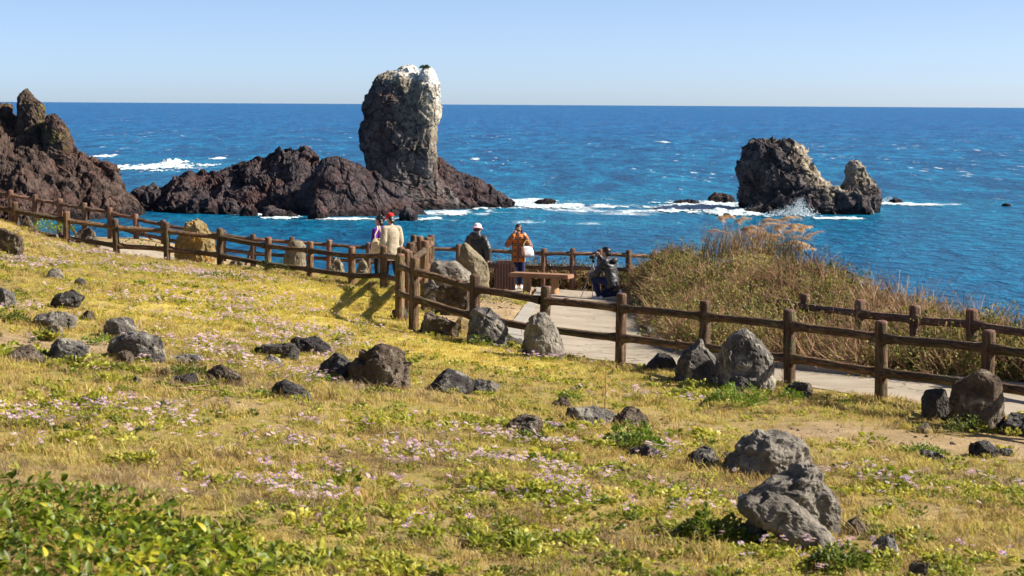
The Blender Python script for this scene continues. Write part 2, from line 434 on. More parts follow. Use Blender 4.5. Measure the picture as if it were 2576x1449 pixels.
for k in range(0, NP_ - 1, 4):
    e = min(k + 4, NP_ - 1)
    if k < 66: slab('kerb_stone', PL[k:e + 1], PLi[k:e + 1] - (PLi[k:e + 1] - PL[k:e + 1]) * 0.04, 0.02, 0.2, M['kerb_stone'], kl)
    slab('kerb_stone', PRi[k:e + 1] + (PR[k:e + 1] - PRi[k:e + 1]) * 0.04, PR[k:e + 1], 0.10, 0.3, M['kerb_stone'], kl)
side = tag(empty('path', (0, 0, 0)), kind='structure')
xs = np.arange(-16, 0.41, 2.05)
for x0, x1 in zip(xs[:-1], xs[1:]):
    X = np.linspace(x0, x1, 5)
    slab('slab', np.stack([X, np.full(5, 45.7)], 1), np.stack([X, np.full(5, 48.1)], 1), 0.0, 0.12, M['concrete'], side)
# seaward platform in front of the cliff fence
X = np.linspace(-0.9, 3.05, 6)
for y0, y1 in ((48.15, 49.1),):
    slab('slab', np.stack([X, np.full(6, y0 + .9)], 1), np.stack([X, np.full(6, y1 + .35)], 1), -0.015, 0.12, M['concrete'], side)

# ================================================================== the sea
AER = [(1300, 515, 34, 42), (1130, 535, 16, 16), (1750, 522, 26, 26), (1990, 530, 22, 16), (900, 552, 26, 6), (2290, 512, 14, 10), (400, 420, 24, 30), (1450, 560, 20, 8), (1500, 530, 26, 18)]
def foam_field(X, Y):
    f = np.zeros_like(X)
    for (px, py, rx, ry) in AER:
        c = sp(px, py); f = np.maximum(f, np.exp(-((X - c.x) / rx) ** 2 - ((Y - c.y) / ry) ** 2))
    return f
def sea_mat():
    m, nt, b = new_mat('sea_water'); v = coords(nt, 'World')
    sx = nt.nodes.new('ShaderNodeSeparateXYZ'); nt.links.new(v, sx.inputs[0])
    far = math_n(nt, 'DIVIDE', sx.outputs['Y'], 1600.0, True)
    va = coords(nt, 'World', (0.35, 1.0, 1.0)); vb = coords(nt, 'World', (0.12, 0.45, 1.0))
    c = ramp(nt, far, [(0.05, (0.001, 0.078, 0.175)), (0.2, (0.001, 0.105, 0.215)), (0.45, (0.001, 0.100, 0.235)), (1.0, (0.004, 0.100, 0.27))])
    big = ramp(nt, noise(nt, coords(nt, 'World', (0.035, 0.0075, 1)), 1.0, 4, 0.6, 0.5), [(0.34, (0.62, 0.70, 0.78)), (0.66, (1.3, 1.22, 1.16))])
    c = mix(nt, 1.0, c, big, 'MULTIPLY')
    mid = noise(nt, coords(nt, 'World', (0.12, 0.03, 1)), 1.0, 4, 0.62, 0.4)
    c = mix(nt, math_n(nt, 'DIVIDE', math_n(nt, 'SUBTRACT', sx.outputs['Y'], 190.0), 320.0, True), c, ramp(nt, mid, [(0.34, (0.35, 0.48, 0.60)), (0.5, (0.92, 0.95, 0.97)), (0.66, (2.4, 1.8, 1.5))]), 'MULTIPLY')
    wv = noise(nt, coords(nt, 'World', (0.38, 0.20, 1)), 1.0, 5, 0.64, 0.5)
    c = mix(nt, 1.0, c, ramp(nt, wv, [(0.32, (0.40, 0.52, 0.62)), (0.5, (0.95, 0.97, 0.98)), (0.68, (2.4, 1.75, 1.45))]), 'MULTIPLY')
    a = attr(nt, 'aerated')
    am = math_n(nt, 'MULTIPLY', a, ramp(nt, noise(nt, va, 0.08, 6, 0.65), [(0.3, (0.15,) * 3), (0.65, (1,) * 3)]))
    c = mix(nt, math_n(nt, 'MULTIPLY', am, 0.7), c, (0.015, 0.22, 0.33))
    # whitecaps: sparse short streaks
    cap = noise(nt, coords(nt, 'World', (0.40, 0.045, 1)), 1.0, 3, 0.6, 0.2)
    patch = noise(nt, coords(nt, 'World', (0.03, 0.006, 1)), 1.0, 3)
    nearcut = math_n(nt, 'DIVIDE', math_n(nt, 'SUBTRACT', sx.outputs['Y'], 300.0), 300.0, True)
    cap = math_n(nt, 'ADD', cap, math_n(nt, 'MULTIPLY', math_n(nt, 'SUBTRACT', patch, 0.5), 0.35))
    capm = math_n(nt, 'MULTIPLY', ramp(nt, cap, [(0.665, (0, 0, 0)), (0.72, (0.9, 0.9, 0.9))]), nearcut)
    fo = math_n(nt, 'ADD', math_n(nt, 'MULTIPLY', a, 0.35), noise(nt, coords(nt, 'World', (0.25, 0.16, 1)), 0.5, 7, 0.72, 0.8))
    fom = ramp(nt, fo, [(0.80, (0, 0, 0)), (0.92, (0.85, 0.85, 0.85))])
    white = math_n(nt, 'MAXIMUM', capm, fom)
    c = mix(nt, white, c, (0.72, 0.76, 0.78))
    nt.links.new(c, b.inputs['Base Color'])
    r = mix(nt, white, (0.30,) * 3, (0.8,) * 3); nt.links.new(r, b.inputs['Roughness'])
    b.inputs['IOR'].default_value = 1.33; b.inputs['Specular IOR Level'].default_value = 0.10
    bump(nt, b, wv, 1.0, 1.6)
    return m
sxs = np.r_[-90000., -30000., -8000, -3000, -1200, -600, -300, np.arange(-180, 181, 4.0), 300, 600, 1200, 3000, 8000, 30000, 90000.]
sys_ = np.r_[-3000., -400, 0, 40, np.arange(70, 560, 5.0), np.geomspace(580, 120000, 40)]
SX, SY = np.meshgrid(sxs, sys_, indexing='ij')
Vs = np.stack([SX.ravel(), SY.ravel(), np.zeros(SX.size)], 1)
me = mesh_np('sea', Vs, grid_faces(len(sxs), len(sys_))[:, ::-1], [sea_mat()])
at = me.attributes.new('aerated', 'FLOAT', 'POINT'); at.data.foreach_set('value', foam_field(SX.ravel(), SY.ravel()).astype(np.float32))
tag(link('sea', me), kind='structure')

# ================================================================== sea rocks
def crag_mat(name, dark, mid, light, guano=False, green=False, rust=0.6):
    m, nt, b = new_mat(name); v = coords(nt, 'World')
    f = noise(nt, v, 0.35, 10, 0.68, 0.6)
    c = ramp(nt, f, [(0.3, dark), (0.5, mid), (0.7, light)])
    c = mix(nt, ramp(nt, noise(nt, v, 0.16, 4), [(0.45, (0, 0, 0)), (0.65, (0.75, 0.75, 0.75))]), c, mix(nt, rust, c, (0.12, 0.05, 0.038)))
    vo = nt.nodes.new('ShaderNodeTexVoronoi'); vo.feature = 'DISTANCE_TO_EDGE'; vo.inputs['Scale'].default_value = 0.55
    nv = nt.nodes.new('ShaderNodeTexNoise'); nv.inputs['Scale'].default_value = 0.9; nv.inputs['Detail'].default_value = 6; nt.links.new(v, nv.inputs['Vector'])
    ad = nt.nodes.new('ShaderNodeVectorMath'); ad.operation = 'MULTIPLY_ADD'; ad.inputs[1].default_value = (1.6, 1.6, 1.6)
    nt.links.new(nv.outputs['Color'], ad.inputs[0]); nt.links.new(v, ad.inputs[2]); nt.links.new(ad.outputs[0], vo.inputs['Vector'])
    crack = ramp(nt, vo.outputs['Distance'], [(0.0, (1, 1, 1)), (0.09, (0, 0, 0))])
    c = mix(nt, math_n(nt, 'MULTIPLY', crack, 0.7), c, tuple(x * 0.4 for x in dark))
    if green:
        g = math_n(nt, 'MULTIPLY', attr(nt, 'veg'), ramp(nt, noise(nt, v, 0.8, 7, 0.7), [(0.45, (0, 0, 0)), (0.6, (1, 1, 1))]))
        c = mix(nt, g, c, ramp(nt, noise(nt, v, 2.0, 4), [(0.35, (0.10, 0.10, 0.025)), (0.65, (0.24, 0.19, 0.06))]))
    if guano:
        gm = math_n(nt, 'ADD', math_n(nt, 'MULTIPLY', attr(nt, 'guano'), 0.62), math_n(nt, 'MULTIPLY', noise(nt, v, 0.95, 10, 0.78, 0.7), 0.80))
        och = ramp(nt, gm, [(0.56, (0, 0, 0)), (0.66, (0.8, 0.8, 0.8))]); wh = ramp(nt, gm, [(0.70, (0, 0, 0)), (0.82, (1, 1, 1))])
        c = mix(nt, och, c, ramp(nt, noise(nt, v, 1.1, 5, 0.6), [(0.35, (0.28, 0.235, 0.18)), (0.6, (0.40, 0.33, 0.22)), (0.7, (0.30, 0.19, 0.07))]))
        c = mix(nt, wh, c, (0.74, 0.71, 0.64))
    sz_ = nt.nodes.new('ShaderNodeSeparateXYZ'); nt.links.new(v, sz_.inputs[0])
    wet = math_n(nt, 'ADD', math_n(nt, 'MULTIPLY', sz_.outputs['Z'], 0.45), noise(nt, v, 0.5, 4))
    c = mix(nt, ramp(nt, wet, [(0.9, (0.75,) * 3), (1.25, (0, 0, 0))]), c, (0.012, 0.011, 0.013))
    nt.links.new(c, b.inputs['Base Color']); b.inputs['Roughness'].default_value = 0.95; b.inputs['Specular IOR Level'].default_value = 0.12
    pr = bump(nt, b, noise(nt, v, 1.1, 9, 0.72), 0.9, 0.55)
    bump(nt, b, vo.outputs['Distance'], 0.6, 0.5, pr)
    return m
M['crag'] = crag_mat('crag', (0.026, 0.021, 0.024), (0.07, 0.056, 0.058), (0.15, 0.125, 0.12))
M['crag_stack'] = crag_mat('crag_stack', (0.035, 0.031, 0.033), (0.125, 0.108, 0.102), (0.25, 0.22, 0.195), guano=True)
M['crag_islet'] = crag_mat('crag_islet', (0.03, 0.027, 0.03), (0.085, 0.075, 0.077), (0.19, 0.168, 0.16), guano=True, rust=0.25)
M['crag_head'] = crag_mat('crag_headland', (0.03, 0.022, 0.02), (0.085, 0.06, 0.05), (0.16, 0.115, 0.09), green=True)

def roughen(V, F, size, amp, seed, fine=1.0, big=1.0):
    "crag displacement: broken facets, cracks and grain, in metres"
    Nn = vnormals(V, F)
    Q = V * np.array([1.0, 1.0, 0.72])
    w = np.stack([fbm(Q / size * 0.7 + 30 * k, 3, seed + 40 + k) for k in range(3)], 1) * 0.6
    c0, k0 = cells(Q / (size * 2.3) + w * .5, seed + 11); c1, k1 = cells(Q / size + w, seed); c2, k2 = cells(Q / (size * 0.4) + 9 + w * 1.8, seed + 3)
    d = amp * big * (1.0 * c0 - 0.2 * (1 - k0)) + amp * (0.85 * c1 - 0.25 * (1 - k1)) + amp * 0.30 * fine * (c2 - 0.25 * (1 - k2)) + amp * 0.22 * fine * fbm(V / (size * 0.25), 5, seed + 6, 0.62, True)
    return V + Nn * d[:, None]
def column(rows, Y, depth, nth=150, nz=130, p=0.75, seed=1, size=3.5, amp=0.8, base=-2.0, taper_top=0.75, big=1.0):
    "rows: (picture y, left x, right x) from top to foot; a free-standing pillar of that width, 'depth' deep"
    rows = sorted(rows); L = [wp(r[1], r[0], Y) for r in rows]; Rr = [wp(r[2], r[0], Y) for r in rows]
    zs = np.array([a.z for a in L]); xl = np.array([a.x for a in L]); xr = np.array([a.x for a in Rr])
    zt = zs[0]; zz = np.r_[np.linspace(zt, base, nz)]
    o = np.argsort(zs)
    lx = np.interp(zz, zs[o], xl[o]); rx = np.interp(zz, zs[o], xr[o])
    th = np.linspace(0, 2 * math.pi, nth, endpoint=False); ct, st = np.cos(th), np.sin(th)
    X = (lx + rx)[:, None] / 2 + (rx - lx)[:, None] / 2 * (np.sign(ct) * np.abs(ct) ** p)[None]
    wmax = (rx - lx).max(); dd = depth / 2 * ((rx - lx) / wmax) ** taper_top
    Yy = Y + depth * 0.15 + dd[:, None] * (np.sign(st) * np.abs(st) ** p)[None]
    V = np.stack([X, Yy, np.repeat(zz[:, None], nth, 1)], -1).reshape(-1, 3)
    F = grid_faces(nz, nth, True)
    # cap
    cap = []
    for k, s in enumerate((0.8, 0.55, 0.3, 0.08)):
        c0 = V[:nth].mean(0); cap.append(c0 + (V[:nth] - c0) * s + np.array([0, 0, 0.12 * (1 - s) * (rx[0] - lx[0])]))
    Vc = np.concatenate(cap[::-1] + [V]); F = grid_faces(nz + 4, nth, True)
    return roughen(Vc, F, size, amp, seed, 1.0, big), F
def ridge(profile, Y, front, back, nx=220, ny=70, seed=1, size=3.0, amp=0.7, pw=1.2, base=-1.5):
    "profile: picture (x, y) crest line; a rock ridge with that crest, sloping down 'front' metres towards us"
    P = [wp(a, b, Y) for a, b in profile]; px = np.array([q.x for q in P]); pz = np.array([q.z for q in P])
    xs = np.linspace(px.min(), px.max(), nx); top = np.interp(xs, px, pz)
    t = np.r_[np.linspace(-1, 0, int(ny * .6), endpoint=False), np.linspace(0, 1, ny - int(ny * .6))]
    lo = np.maximum(0.18, (top - base) / (top.max() - base)) ** 0.6
    yy = Y + np.where(t[None] < 0, t[None] * front * lo[:, None], t[None] * back * lo[:, None])
    jag = 1 + 0.25 * fbm(np.stack([xs / 4, xs * 0, xs * 0], 1), 3, seed + 77)
    cr = 1 - np.abs(t) ** pw
    zz = base + (top - base)[:, None] * cr[None] ** np.where(t[None] < 0, jag[:, None], 0.8)
    V = np.stack([np.repeat(xs[:, None], len(t), 1), yy, zz], -1).reshape(-1, 3)
    F = grid_faces(nx, len(t))[:, ::-1]
    return roughen(V, F, size, amp, seed), F
def joined(parts):
    Vs, Fs, n = [], [], 0
    for V, F in parts: Vs.append(V); Fs.append(F + n); n += len(V)
    return np.concatenate(Vs), np.concatenate(Fs)
def sea_rock(name, parts, mat, label, cat='rock', attrs=(), group=None, kind=None):
    V, F = joined(parts); c = V.mean(0); c[2] = 0
    me = mesh_np(name, V - c, F, [mat], smooth=False)
    for nm, fn in attrs:
        at = me.attributes.new(nm, 'FLOAT', 'POINT'); at.data.foreach_set('value', fn(V).astype(np.float32))
    o = link(name, me, None, c); 
    if kind: tag(o, None, None, None, kind)
    else: tag(o, label, cat, group)
    return o
STACK_Y = 345.0
_st = wp(1015, 300, STACK_Y); _stt = wp(1015, 168, STACK_Y).z
def stack_guano(V):
    t = V[:, 2] / _stt; x = np.clip((V[:, 0] - _st.x) / 7.0, -1, 0.9) * np.clip((t - 0.12) / 0.3, 0, 1)
    return np.clip(0.42 * (t - 0.30) + 0.30 * x + 0.27 * np.clip((t - 0.86) / 0.1, 0, 1) + 0.09, 0, 0.8)
stack = sea_rock('sea_stack', [
    column([(166, 1008, 1034), (172, 1000, 1043), (182, 990, 1047), (185, 966, 1048), (190, 950, 1056), (200, 939, 1062), (214, 938, 1068), (222, 932, 1075), (238, 926, 1080), (241, 917, 1085), (256, 915, 1088), (259, 911, 1088), (275, 912, 1088), (290, 918, 1088), (302, 922, 1088), (307, 908, 1088), (325, 904, 1090), (345, 902, 1092), (362, 906, 1093), (376, 907, 1094), (382, 915, 1094), (412, 919, 1096), (440, 918, 1098), (470, 930, 1102), (500, 942, 1106), (530, 950, 1110)], STACK_Y, 11, 240, 260, 0.72, 11, 2.4, 0.42, big=0.2),
    column([(170, 1068, 1086), (178, 1058, 1091), (190, 1053, 1096), (208, 1048, 1099), (213, 1046, 1106), (240, 1042, 1107), (262, 1040, 1105), (266, 1040, 1107), (296, 1040, 1106), (312, 1040, 1099), (318, 1040, 1097), (400, 1040, 1096), (520, 1040, 1100)], STACK_Y - 0.6, 9.5, 150, 220, 0.7, 12, 2.0, 0.36, big=0.2),
    column([(430, 960, 1080), (460, 945, 1112), (500, 935, 1150), (545, 930, 1190)], STACK_Y - 1.5, 13, 120, 70, 0.8, 13, 2.4, 0.5, big=0.5)],
    M['crag_stack'], 'tall grey rock pillar rising from the sea, its top stained white', 'sea stack', [('guano', stack_guano)])
foot = sea_rock('rock_ridge', [ridge([(1010, 395), (1060, 392), (1098, 402), (1130, 414), (1165, 430), (1200, 444), (1222, 462), (1245, 476), (1268, 492), (1285, 512), (1290, 522)], 352, 14, 8, 200, 80, 21, 2.6, 0.55)],
    M['crag'], 'dark rubble slope at the right foot of the tall rock pillar')
rb = sea_rock('rock_ridge', [ridge([(322, 500), (345, 480), (400, 468), (450, 440), (478, 424), (500, 436), (545, 434), (575, 418), (610, 408), (650, 398), (690, 384), (706, 371), (748, 367), (770, 376), (790, 398), (830, 402), (880, 412), (930, 432), (975, 470), (1010, 520)], 338, 17, 9, 330, 100, 31, 3.0, 0.75)],
    M['crag'], 'long dark brown rock ridge left of the tall pillar')
rf = sea_rock('rock_ridge', [ridge([(700, 545), (735, 500), (775, 446), (800, 410), (822, 394), (845, 392), (872, 399), (905, 411), (955, 438), (985, 462), (1015, 492), (1050, 520), (1078, 541), (1086, 556)], 326, 9, 8, 230, 80, 41, 4.5, 0.45, 1.0)],
    M['crag'], 'smooth-backed reddish brown rock slope in front of the tall pillar')
# the headland on the left: land, part of the setting
def veg(V):
    return np.clip((V[:, 2] - 9.5) / 4.0, 0, 1) * np.where(np.abs(V[:, 0] + 78.0) < 2.6, 0.25, 1.0) * np.clip(0.4 + fbm(V / 4.0, 3, 5) * 1.3 + 0.8 * np.clip((-80.5 - V[:, 0]) / 4, 0, 1), 0, 1)
HY = 320
head = sea_rock('headland', [
    ridge([(-260, 225), (-120, 235), (-30, 245), (4, 250), (20, 268), (38, 288), (60, 292), (90, 290), (118, 292), (142, 302), (166, 332), (174, 356), (202, 372), (228, 402), (262, 408), (286, 432), (312, 458), (328, 486), (345, 515), (352, 548)], HY, 26, 14, 330, 120, 51, 3.6, 0.9, 1.05),
    column([(225, 61, 66), (231, 54, 71), (240, 48, 80), (252, 43, 92), (262, 41, 104), (290, 40, 112), (330, 34, 122)], HY - 3, 5.0, 100, 90, 0.95, 52, 1.2, 0.26, base=8.0, big=0.3),
    column([(296, 118, 140), (310, 112, 160), (340, 108, 172), (380, 100, 190)], HY - 5, 5.0, 80, 60, 0.85, 53, 2.0, 0.4, base=3.0)],
    M['crag_head'], None, None, [('veg', veg)], kind='structure')
def islet_guano(V):
    t = np.clip(V[:, 2] / 11.0, 0, 1); c = wp(1990, 420, 340)
    return np.clip(0.40 * t + 0.055 * (V[:, 0] - c.x) - 0.08, 0, 0.68)
islet = sea_rock('sea_rock', [
    column([(360, 1912, 1970), (367, 1893, 2002), (384, 1876, 2030), (402, 1870, 2038), (428, 1865, 2050), (450, 1864, 2068), (480, 1864, 2086), (505, 1866, 2092), (530, 1868, 2096)], 347, 12, 190, 150, 0.8, 61, 2.6, 0.95, big=0.7),
    ridge([(1862, 552), (1885, 532), (1915, 516), (1950, 500), (1990, 484), (2030, 470), (2075, 466), (2110, 470), (2150, 486), (2180, 512), (2196, 535), (2200, 552)], 337, 6, 8, 200, 70, 62, 2.0, 0.6)],
    M['crag_islet'], 'broad dark rock island with pale streaked crest, surf at its foot', 'rock', [('guano', islet_guano)])
def pin_guano(V):
    return np.clip(0.08 + 0.45 * np.clip(V[:, 2] / 9.0, 0, 1), 0, 0.6)
pin = sea_rock('sea_rock', [
    column([(405, 2141, 2160), (415, 2133, 2168), (432, 2130, 2182), (452, 2129, 2196), (470, 2118, 2208), (498, 2116, 2216), (530, 2112, 2214)], 340, 6.0, 110, 100, 0.85, 71, 1.7, 0.4, big=0.5),
    column([(486, 2115, 2165), (500, 2105, 2186), (525, 2096, 2194), (550, 2092, 2196)], 334, 5.5, 100, 60, 0.8, 72, 1.8, 0.4)],
    M['crag_islet'], 'pointed pale-streaked rock pinnacle at the right end of the rock island', 'rock', [('guano', pin_guano)])
SMALL = [((1780, 1850), (486, 512), 'low dark rock in the surf just left of the rock island'), ((1695, 1765), (503, 516), 'flat dark reef farthest left of the rock island'),
         ((1345, 1398), (498, 516), 'small dark rock awash in foam right of the tall pillar'), ((2236, 2276), (498, 513), 'low dark rock just right of the pale pinnacle'),
         ((2524, 2546), (510, 519), 'tiny lone dark rock far right in open water'), ((1818, 1842), (537, 548), 'little dark rock in the foam below the island reef'),
         ((600, 645), (514, 544), 'upright dark rock at the water below the long ridge'), ((655, 735), (522, 548), 'jagged dark rock in front of the smooth brown slope'),
         ((770, 830), (505, 552), 'pale-edged block at the waterline below the brown slope'), ((455, 545), (486, 538), 'grey rounded boulder at the foot of the long ridge'),
         ((545, 600), (500, 540), 'dark boulder beside the upright waterline rock'), ((350, 420), (470, 530), 'dark block where headland and ridge meet the water'),
         ((1000, 1050), (522, 556), 'dark wet block at the tip of the smooth brown slope'), ((1205, 1262), (488, 518), 'jagged rock at the seaward end of the rubble slope')]
for k, ((a, b), (t, bt), lab) in enumerate(SMALL):
    c = sp((a + b) / 2, bt); w = (b - a) * mpp(c.y); h = (bt - t) * mpp(c.y)
    V, F = ico(4); V = V * np.array([w / 2, w * 0.45, h]) * (1 + 0.25 * fbm(V * 1.7 + k * 9, 3, 300 + k))[:, None]
    V = roughen(V, F, max(0.8, w * 0.3), w * 0.07, 320 + k) + np.array([c.x, c.y + w * 0.4, -0.1 * h])
    sea_rock('sea_rock', [(V, F)], M['crag'], lab, 'rock', group='small rocks in the sea')
# scrub on top of the stack
def leaf_quads(C, D, size, rg, ratio=0.5):
    "one bent leaf (4 triangles) per centre C, pointing along D"
    n = len(C); D = D / (np.linalg.norm(D, axis=1, keepdims=True) + 1e-9)
    up = rg.normal(size=(n, 3)) * 0.6 + np.array([0, 0, 1.0]); S = np.cross(D, up); S /= (np.linalg.norm(S, axis=1, keepdims=True) + 1e-9)
    U = np.cross(S, D); L = (size * rg.uniform(0.65, 1.35, n))[:, None] if np.ndim(size) == 0 else size[:, None]
    W = L * ratio * 0.5
    V = np.stack([C, C + D * L * 0.5 + S * W - U * L * 0.06, C + D * L - U * L * 0.16, C + D * L * 0.5 - S * W - U * L * 0.06, C + D * L * 0.5 + U * L * 0.05], 1).reshape(-1, 3)
    b = (np.arange(n) * 5)[:, None]
    F = np.concatenate([b + np.array([[0, 1, 4]]), b + np.array([[1, 2, 4]]), b + np.array([[2, 3, 4]]), b + np.array([[3, 0, 4]])], 0)
    return V, F
def foliage_mat(name, cols, trans=0.3, rough=0.5, spec=0.3, per='object', scale=1.5):
    m, nt, b = new_mat(name)
    v = coords(nt, 'World')
    f = noise(nt, v, scale, 3, 0.6)
    if per == 'object': f = math_n(nt, 'ADD', math_n(nt, 'MULTIPLY', f, 0.6), math_n(nt, 'MULTIPLY', obj_random(nt), 0.42))
    else:
        f2 = noise(nt, v, per, 1); f = math_n(nt, 'ADD', math_n(nt, 'MULTIPLY', f, 0.45), math_n(nt, 'MULTIPLY', f2, 0.55))
    c = ramp(nt, f, [(0.28 + 0.44 * k / (len(cols) - 1), col) for k, col in enumerate(cols)])
    nt.links.new(c, b.inputs['Base Color']); b.inputs['Roughness'].default_value = rough; b.inputs['Specular IOR Level'].default_value = spec
    out = [n for n in nt.nodes if n.type == 'OUTPUT_MATERIAL'][0]
    tr = nt.nodes.new('ShaderNodeBsdfTranslucent'); nt.links.new(c, tr.inputs[0])
    mx = nt.nodes.new('ShaderNodeMixShader'); mx.inputs[0].default_value = trans
    nt.links.new(b.outputs[0], mx.inputs[1]); nt.links.new(tr.outputs[0], mx.inputs[2]); nt.links.new(mx.outputs[0], out.inputs[0])
    return m
M['scrub'] = foliage_mat('scrub', [(0.02, 0.05, 0.015), (0.05, 0.10, 0.03), (0.08, 0.13, 0.04)], per=9.0)
for px, py, r, lab in ((1068, 170, 0.85, 'small dark green bush on the right summit of the rock pillar'), (1008, 172, 0.4, 'tiny green tuft on the left summit of the rock pillar')):
    c = wp(px, py, STACK_Y - 1.0); rg = np.random.default_rng(px)
    D = rg.normal(size=(420, 3)); D[:, 2] = np.abs(D[:, 2]) * 0.8; D /= np.linalg.norm(D, axis=1, keepdims=True)
    C = D * rg.uniform(0.3, 1, (420, 1)) * np.array([r, r, r * 0.6])
    V, F = leaf_quads(C, D, 0.28 * r, rg, 0.7)
    root = empty('bush', (c.x, c.y, c.z - 0.35)); tag(root, lab, 'bush')
    link('foliage', mesh_np('foliage', V + [0, 0, 0.25], F, [M['scrub']], False), root)
    th = np.linspace(0, 2 * math.pi, 6, endpoint=False)
    Vt = np.concatenate([np.c_[0.07 * r * np.cos(th), 0.07 * r * np.sin(th), np.full(6, z)] for z in (-0.6, 0.3)])
    link('stem', mesh_np('stem', Vt, grid_faces(2, 6, True), [M['lava_brown']]), root)

# ---- surf and spray
m, nt, b = new_mat('foam'); v = coords(nt, 'World')
c = ramp(nt, noise(nt, v, 0.8, 6, 0.7), [(0.35, (0.25, 0.48, 0.58)), (0.52, (0.66, 0.71, 0.73)), (0.65, (0.8, 0.82, 0.83))])
nt.links.new(c, b.inputs['Base Color']); b.inputs['Roughness'].default_value = 0.9; b.inputs['Specular IOR Level'].default_value = 0.1
b.inputs['Subsurface Weight'].default_value = 0.0
bump(nt, b, noise(nt, v, 2.2, 7, 0.7), 0.8, 0.3)
M['foam'] = m
def surf(px, py, rxp, ryp, hgt, seed, thr=0.10):
    c = sp(px, py); a = sp(px, py - ryp); bb = sp(px, py + ryp); rx = rxp * mpp(c.y); ry0 = c.y - bb.y; ry1 = a.y - c.y
    xs = np.linspace(-1.25, 1.25, max(20, int(rx * 2.5 / 0.28))); ys = np.linspace(-1.25, 1.25, max(14, int((ry0 + ry1) * 1.25 / 0.6)))
    X, Y = np.meshgrid(xs, ys, indexing='ij'); wx = c.x + X * rx; wy = c.y + np.where(Y < 0, Y * ry0, Y * ry1)
    P = np.stack([wx.ravel() * 0.16, wy.ravel() * 0.05, np.full(wx.size, seed * 3.1)], 1)
    n = fbm(P, 6, seed, 0.62).reshape(wx.shape); n3 = fbm(P * 5, 4, seed + 9, 0.6).reshape(wx.shape)
    n4 = fbm(P * np.array([14, 11, 1]), 3, seed + 19, 0.6).reshape(wx.shape)
    msk = 1 - np.sqrt(X ** 2 + Y ** 2) + n * 1.1 + 0.6 * n3 + 0.35 * n4
    z = 0.06 + hgt * np.clip(msk - thr, 0, 1) * (0.6 + 0.8 * np.abs(n3)) 
    F = grid_faces(len(xs), len(ys))[:, ::-1]; keep = (msk.ravel()[F] > thr).all(1)
    F = F[keep]
    if len(F) == 0: return None
    V = np.stack([wx.ravel(), wy.ravel(), z.ravel()], 1)
    used = np.unique(F); re = np.zeros(len(V), int); re[used] = np.arange(len(used))
    return V[used], re[F]
SURF = [(1310, 516, 125, 13, 0.5, 1), (1215, 524, 60, 7, .4, 2), (1130, 536, 55, 8, 0.4, 3), (880, 552, 120, 4, .3, 4), (1020, 553, 70, 4, .3, 5),
        (400, 421, 125, 9, 0.9, 6), (428, 413, 28, 6, 1.5, 7), (255, 394, 32, 4, .6, 8), (700, 548, 60, 4, .3, 9), (1760, 524, 120, 15, .6, 10), (1680, 522, 70, 5, .4, 11),
        (1900, 541, 50, 5, .5, 12), (1985, 540, 80, 8, 0.9, 13), (1850, 536, 60, 8, .6, 31), (1790, 516, 70, 9, .6, 32), (1250, 508, 50, 6, .5, 33), (1380, 522, 60, 7, .4, 34), (1090, 550, 40, 5, .4, 35), (2120, 550, 60, 3, .3, 14), (2260, 514, 65, 4, .4, 15), (2320, 516, 60, 3, .3, 16),
        (555, 398, 22, 3, .5, 17), (1198, 400, 18, 3, .5, 18), (1668, 357, 16, 2, .6, 19), (1530, 520, 70, 5, .2, 20), (1420, 517, 50, 5, .4, 21), (640, 540, 40, 4, .3, 22), (1940, 508, 30, 5, .5, 23)]
parts = [surf(*s) for s in SURF]; parts = [p for p in parts if p]
V, F = joined(parts)
tag(link('surf_foam', mesh_np('surf_foam', V, F, [M['foam']])), 'white surf breaking round the sea rocks', 'surf', kind='stuff')
rg = np.random.default_rng(5); parts = []
for (px, py, n, sx, h) in ((2005, 541, 1100, 1.3, 2.9), (1980, 543, 700, 2.6, 1.5), (430, 420, 350, 1.6, 1.3), (1893, 528, 250, 0.9, 1.3), (2228, 508, 150, 0.8, 1.1), (1290, 512, 200, 3.0, .7)):
    c = sp(px, py); u = rg.uniform(0, 1, n) ** 1.6
    C = np.stack([c.x + rg.normal(size=n) * sx * (0.25 + 0.75 * (1 - u)) + u * 0.5, c.y - 1.0 + rg.normal(size=n) * 0.8, 0.1 + u * h], 1)
    s = rg.uniform(0.02, 0.13, n) * (1.25 - u)
    V0, F0 = ico(1)
    V = (C[:, None] + V0[None] * s[:, None, None]).reshape(-1, 3); F = (F0[None] + (np.arange(n) * len(V0))[:, None, None]).reshape(-1, 3)
    parts.append((V, F))
V, F = joined(parts)
tag(link('sea_spray', mesh_np('sea_spray', V, F, [M['foam']])), 'white spray thrown up where waves hit the rocks', 'spray', kind='stuff')

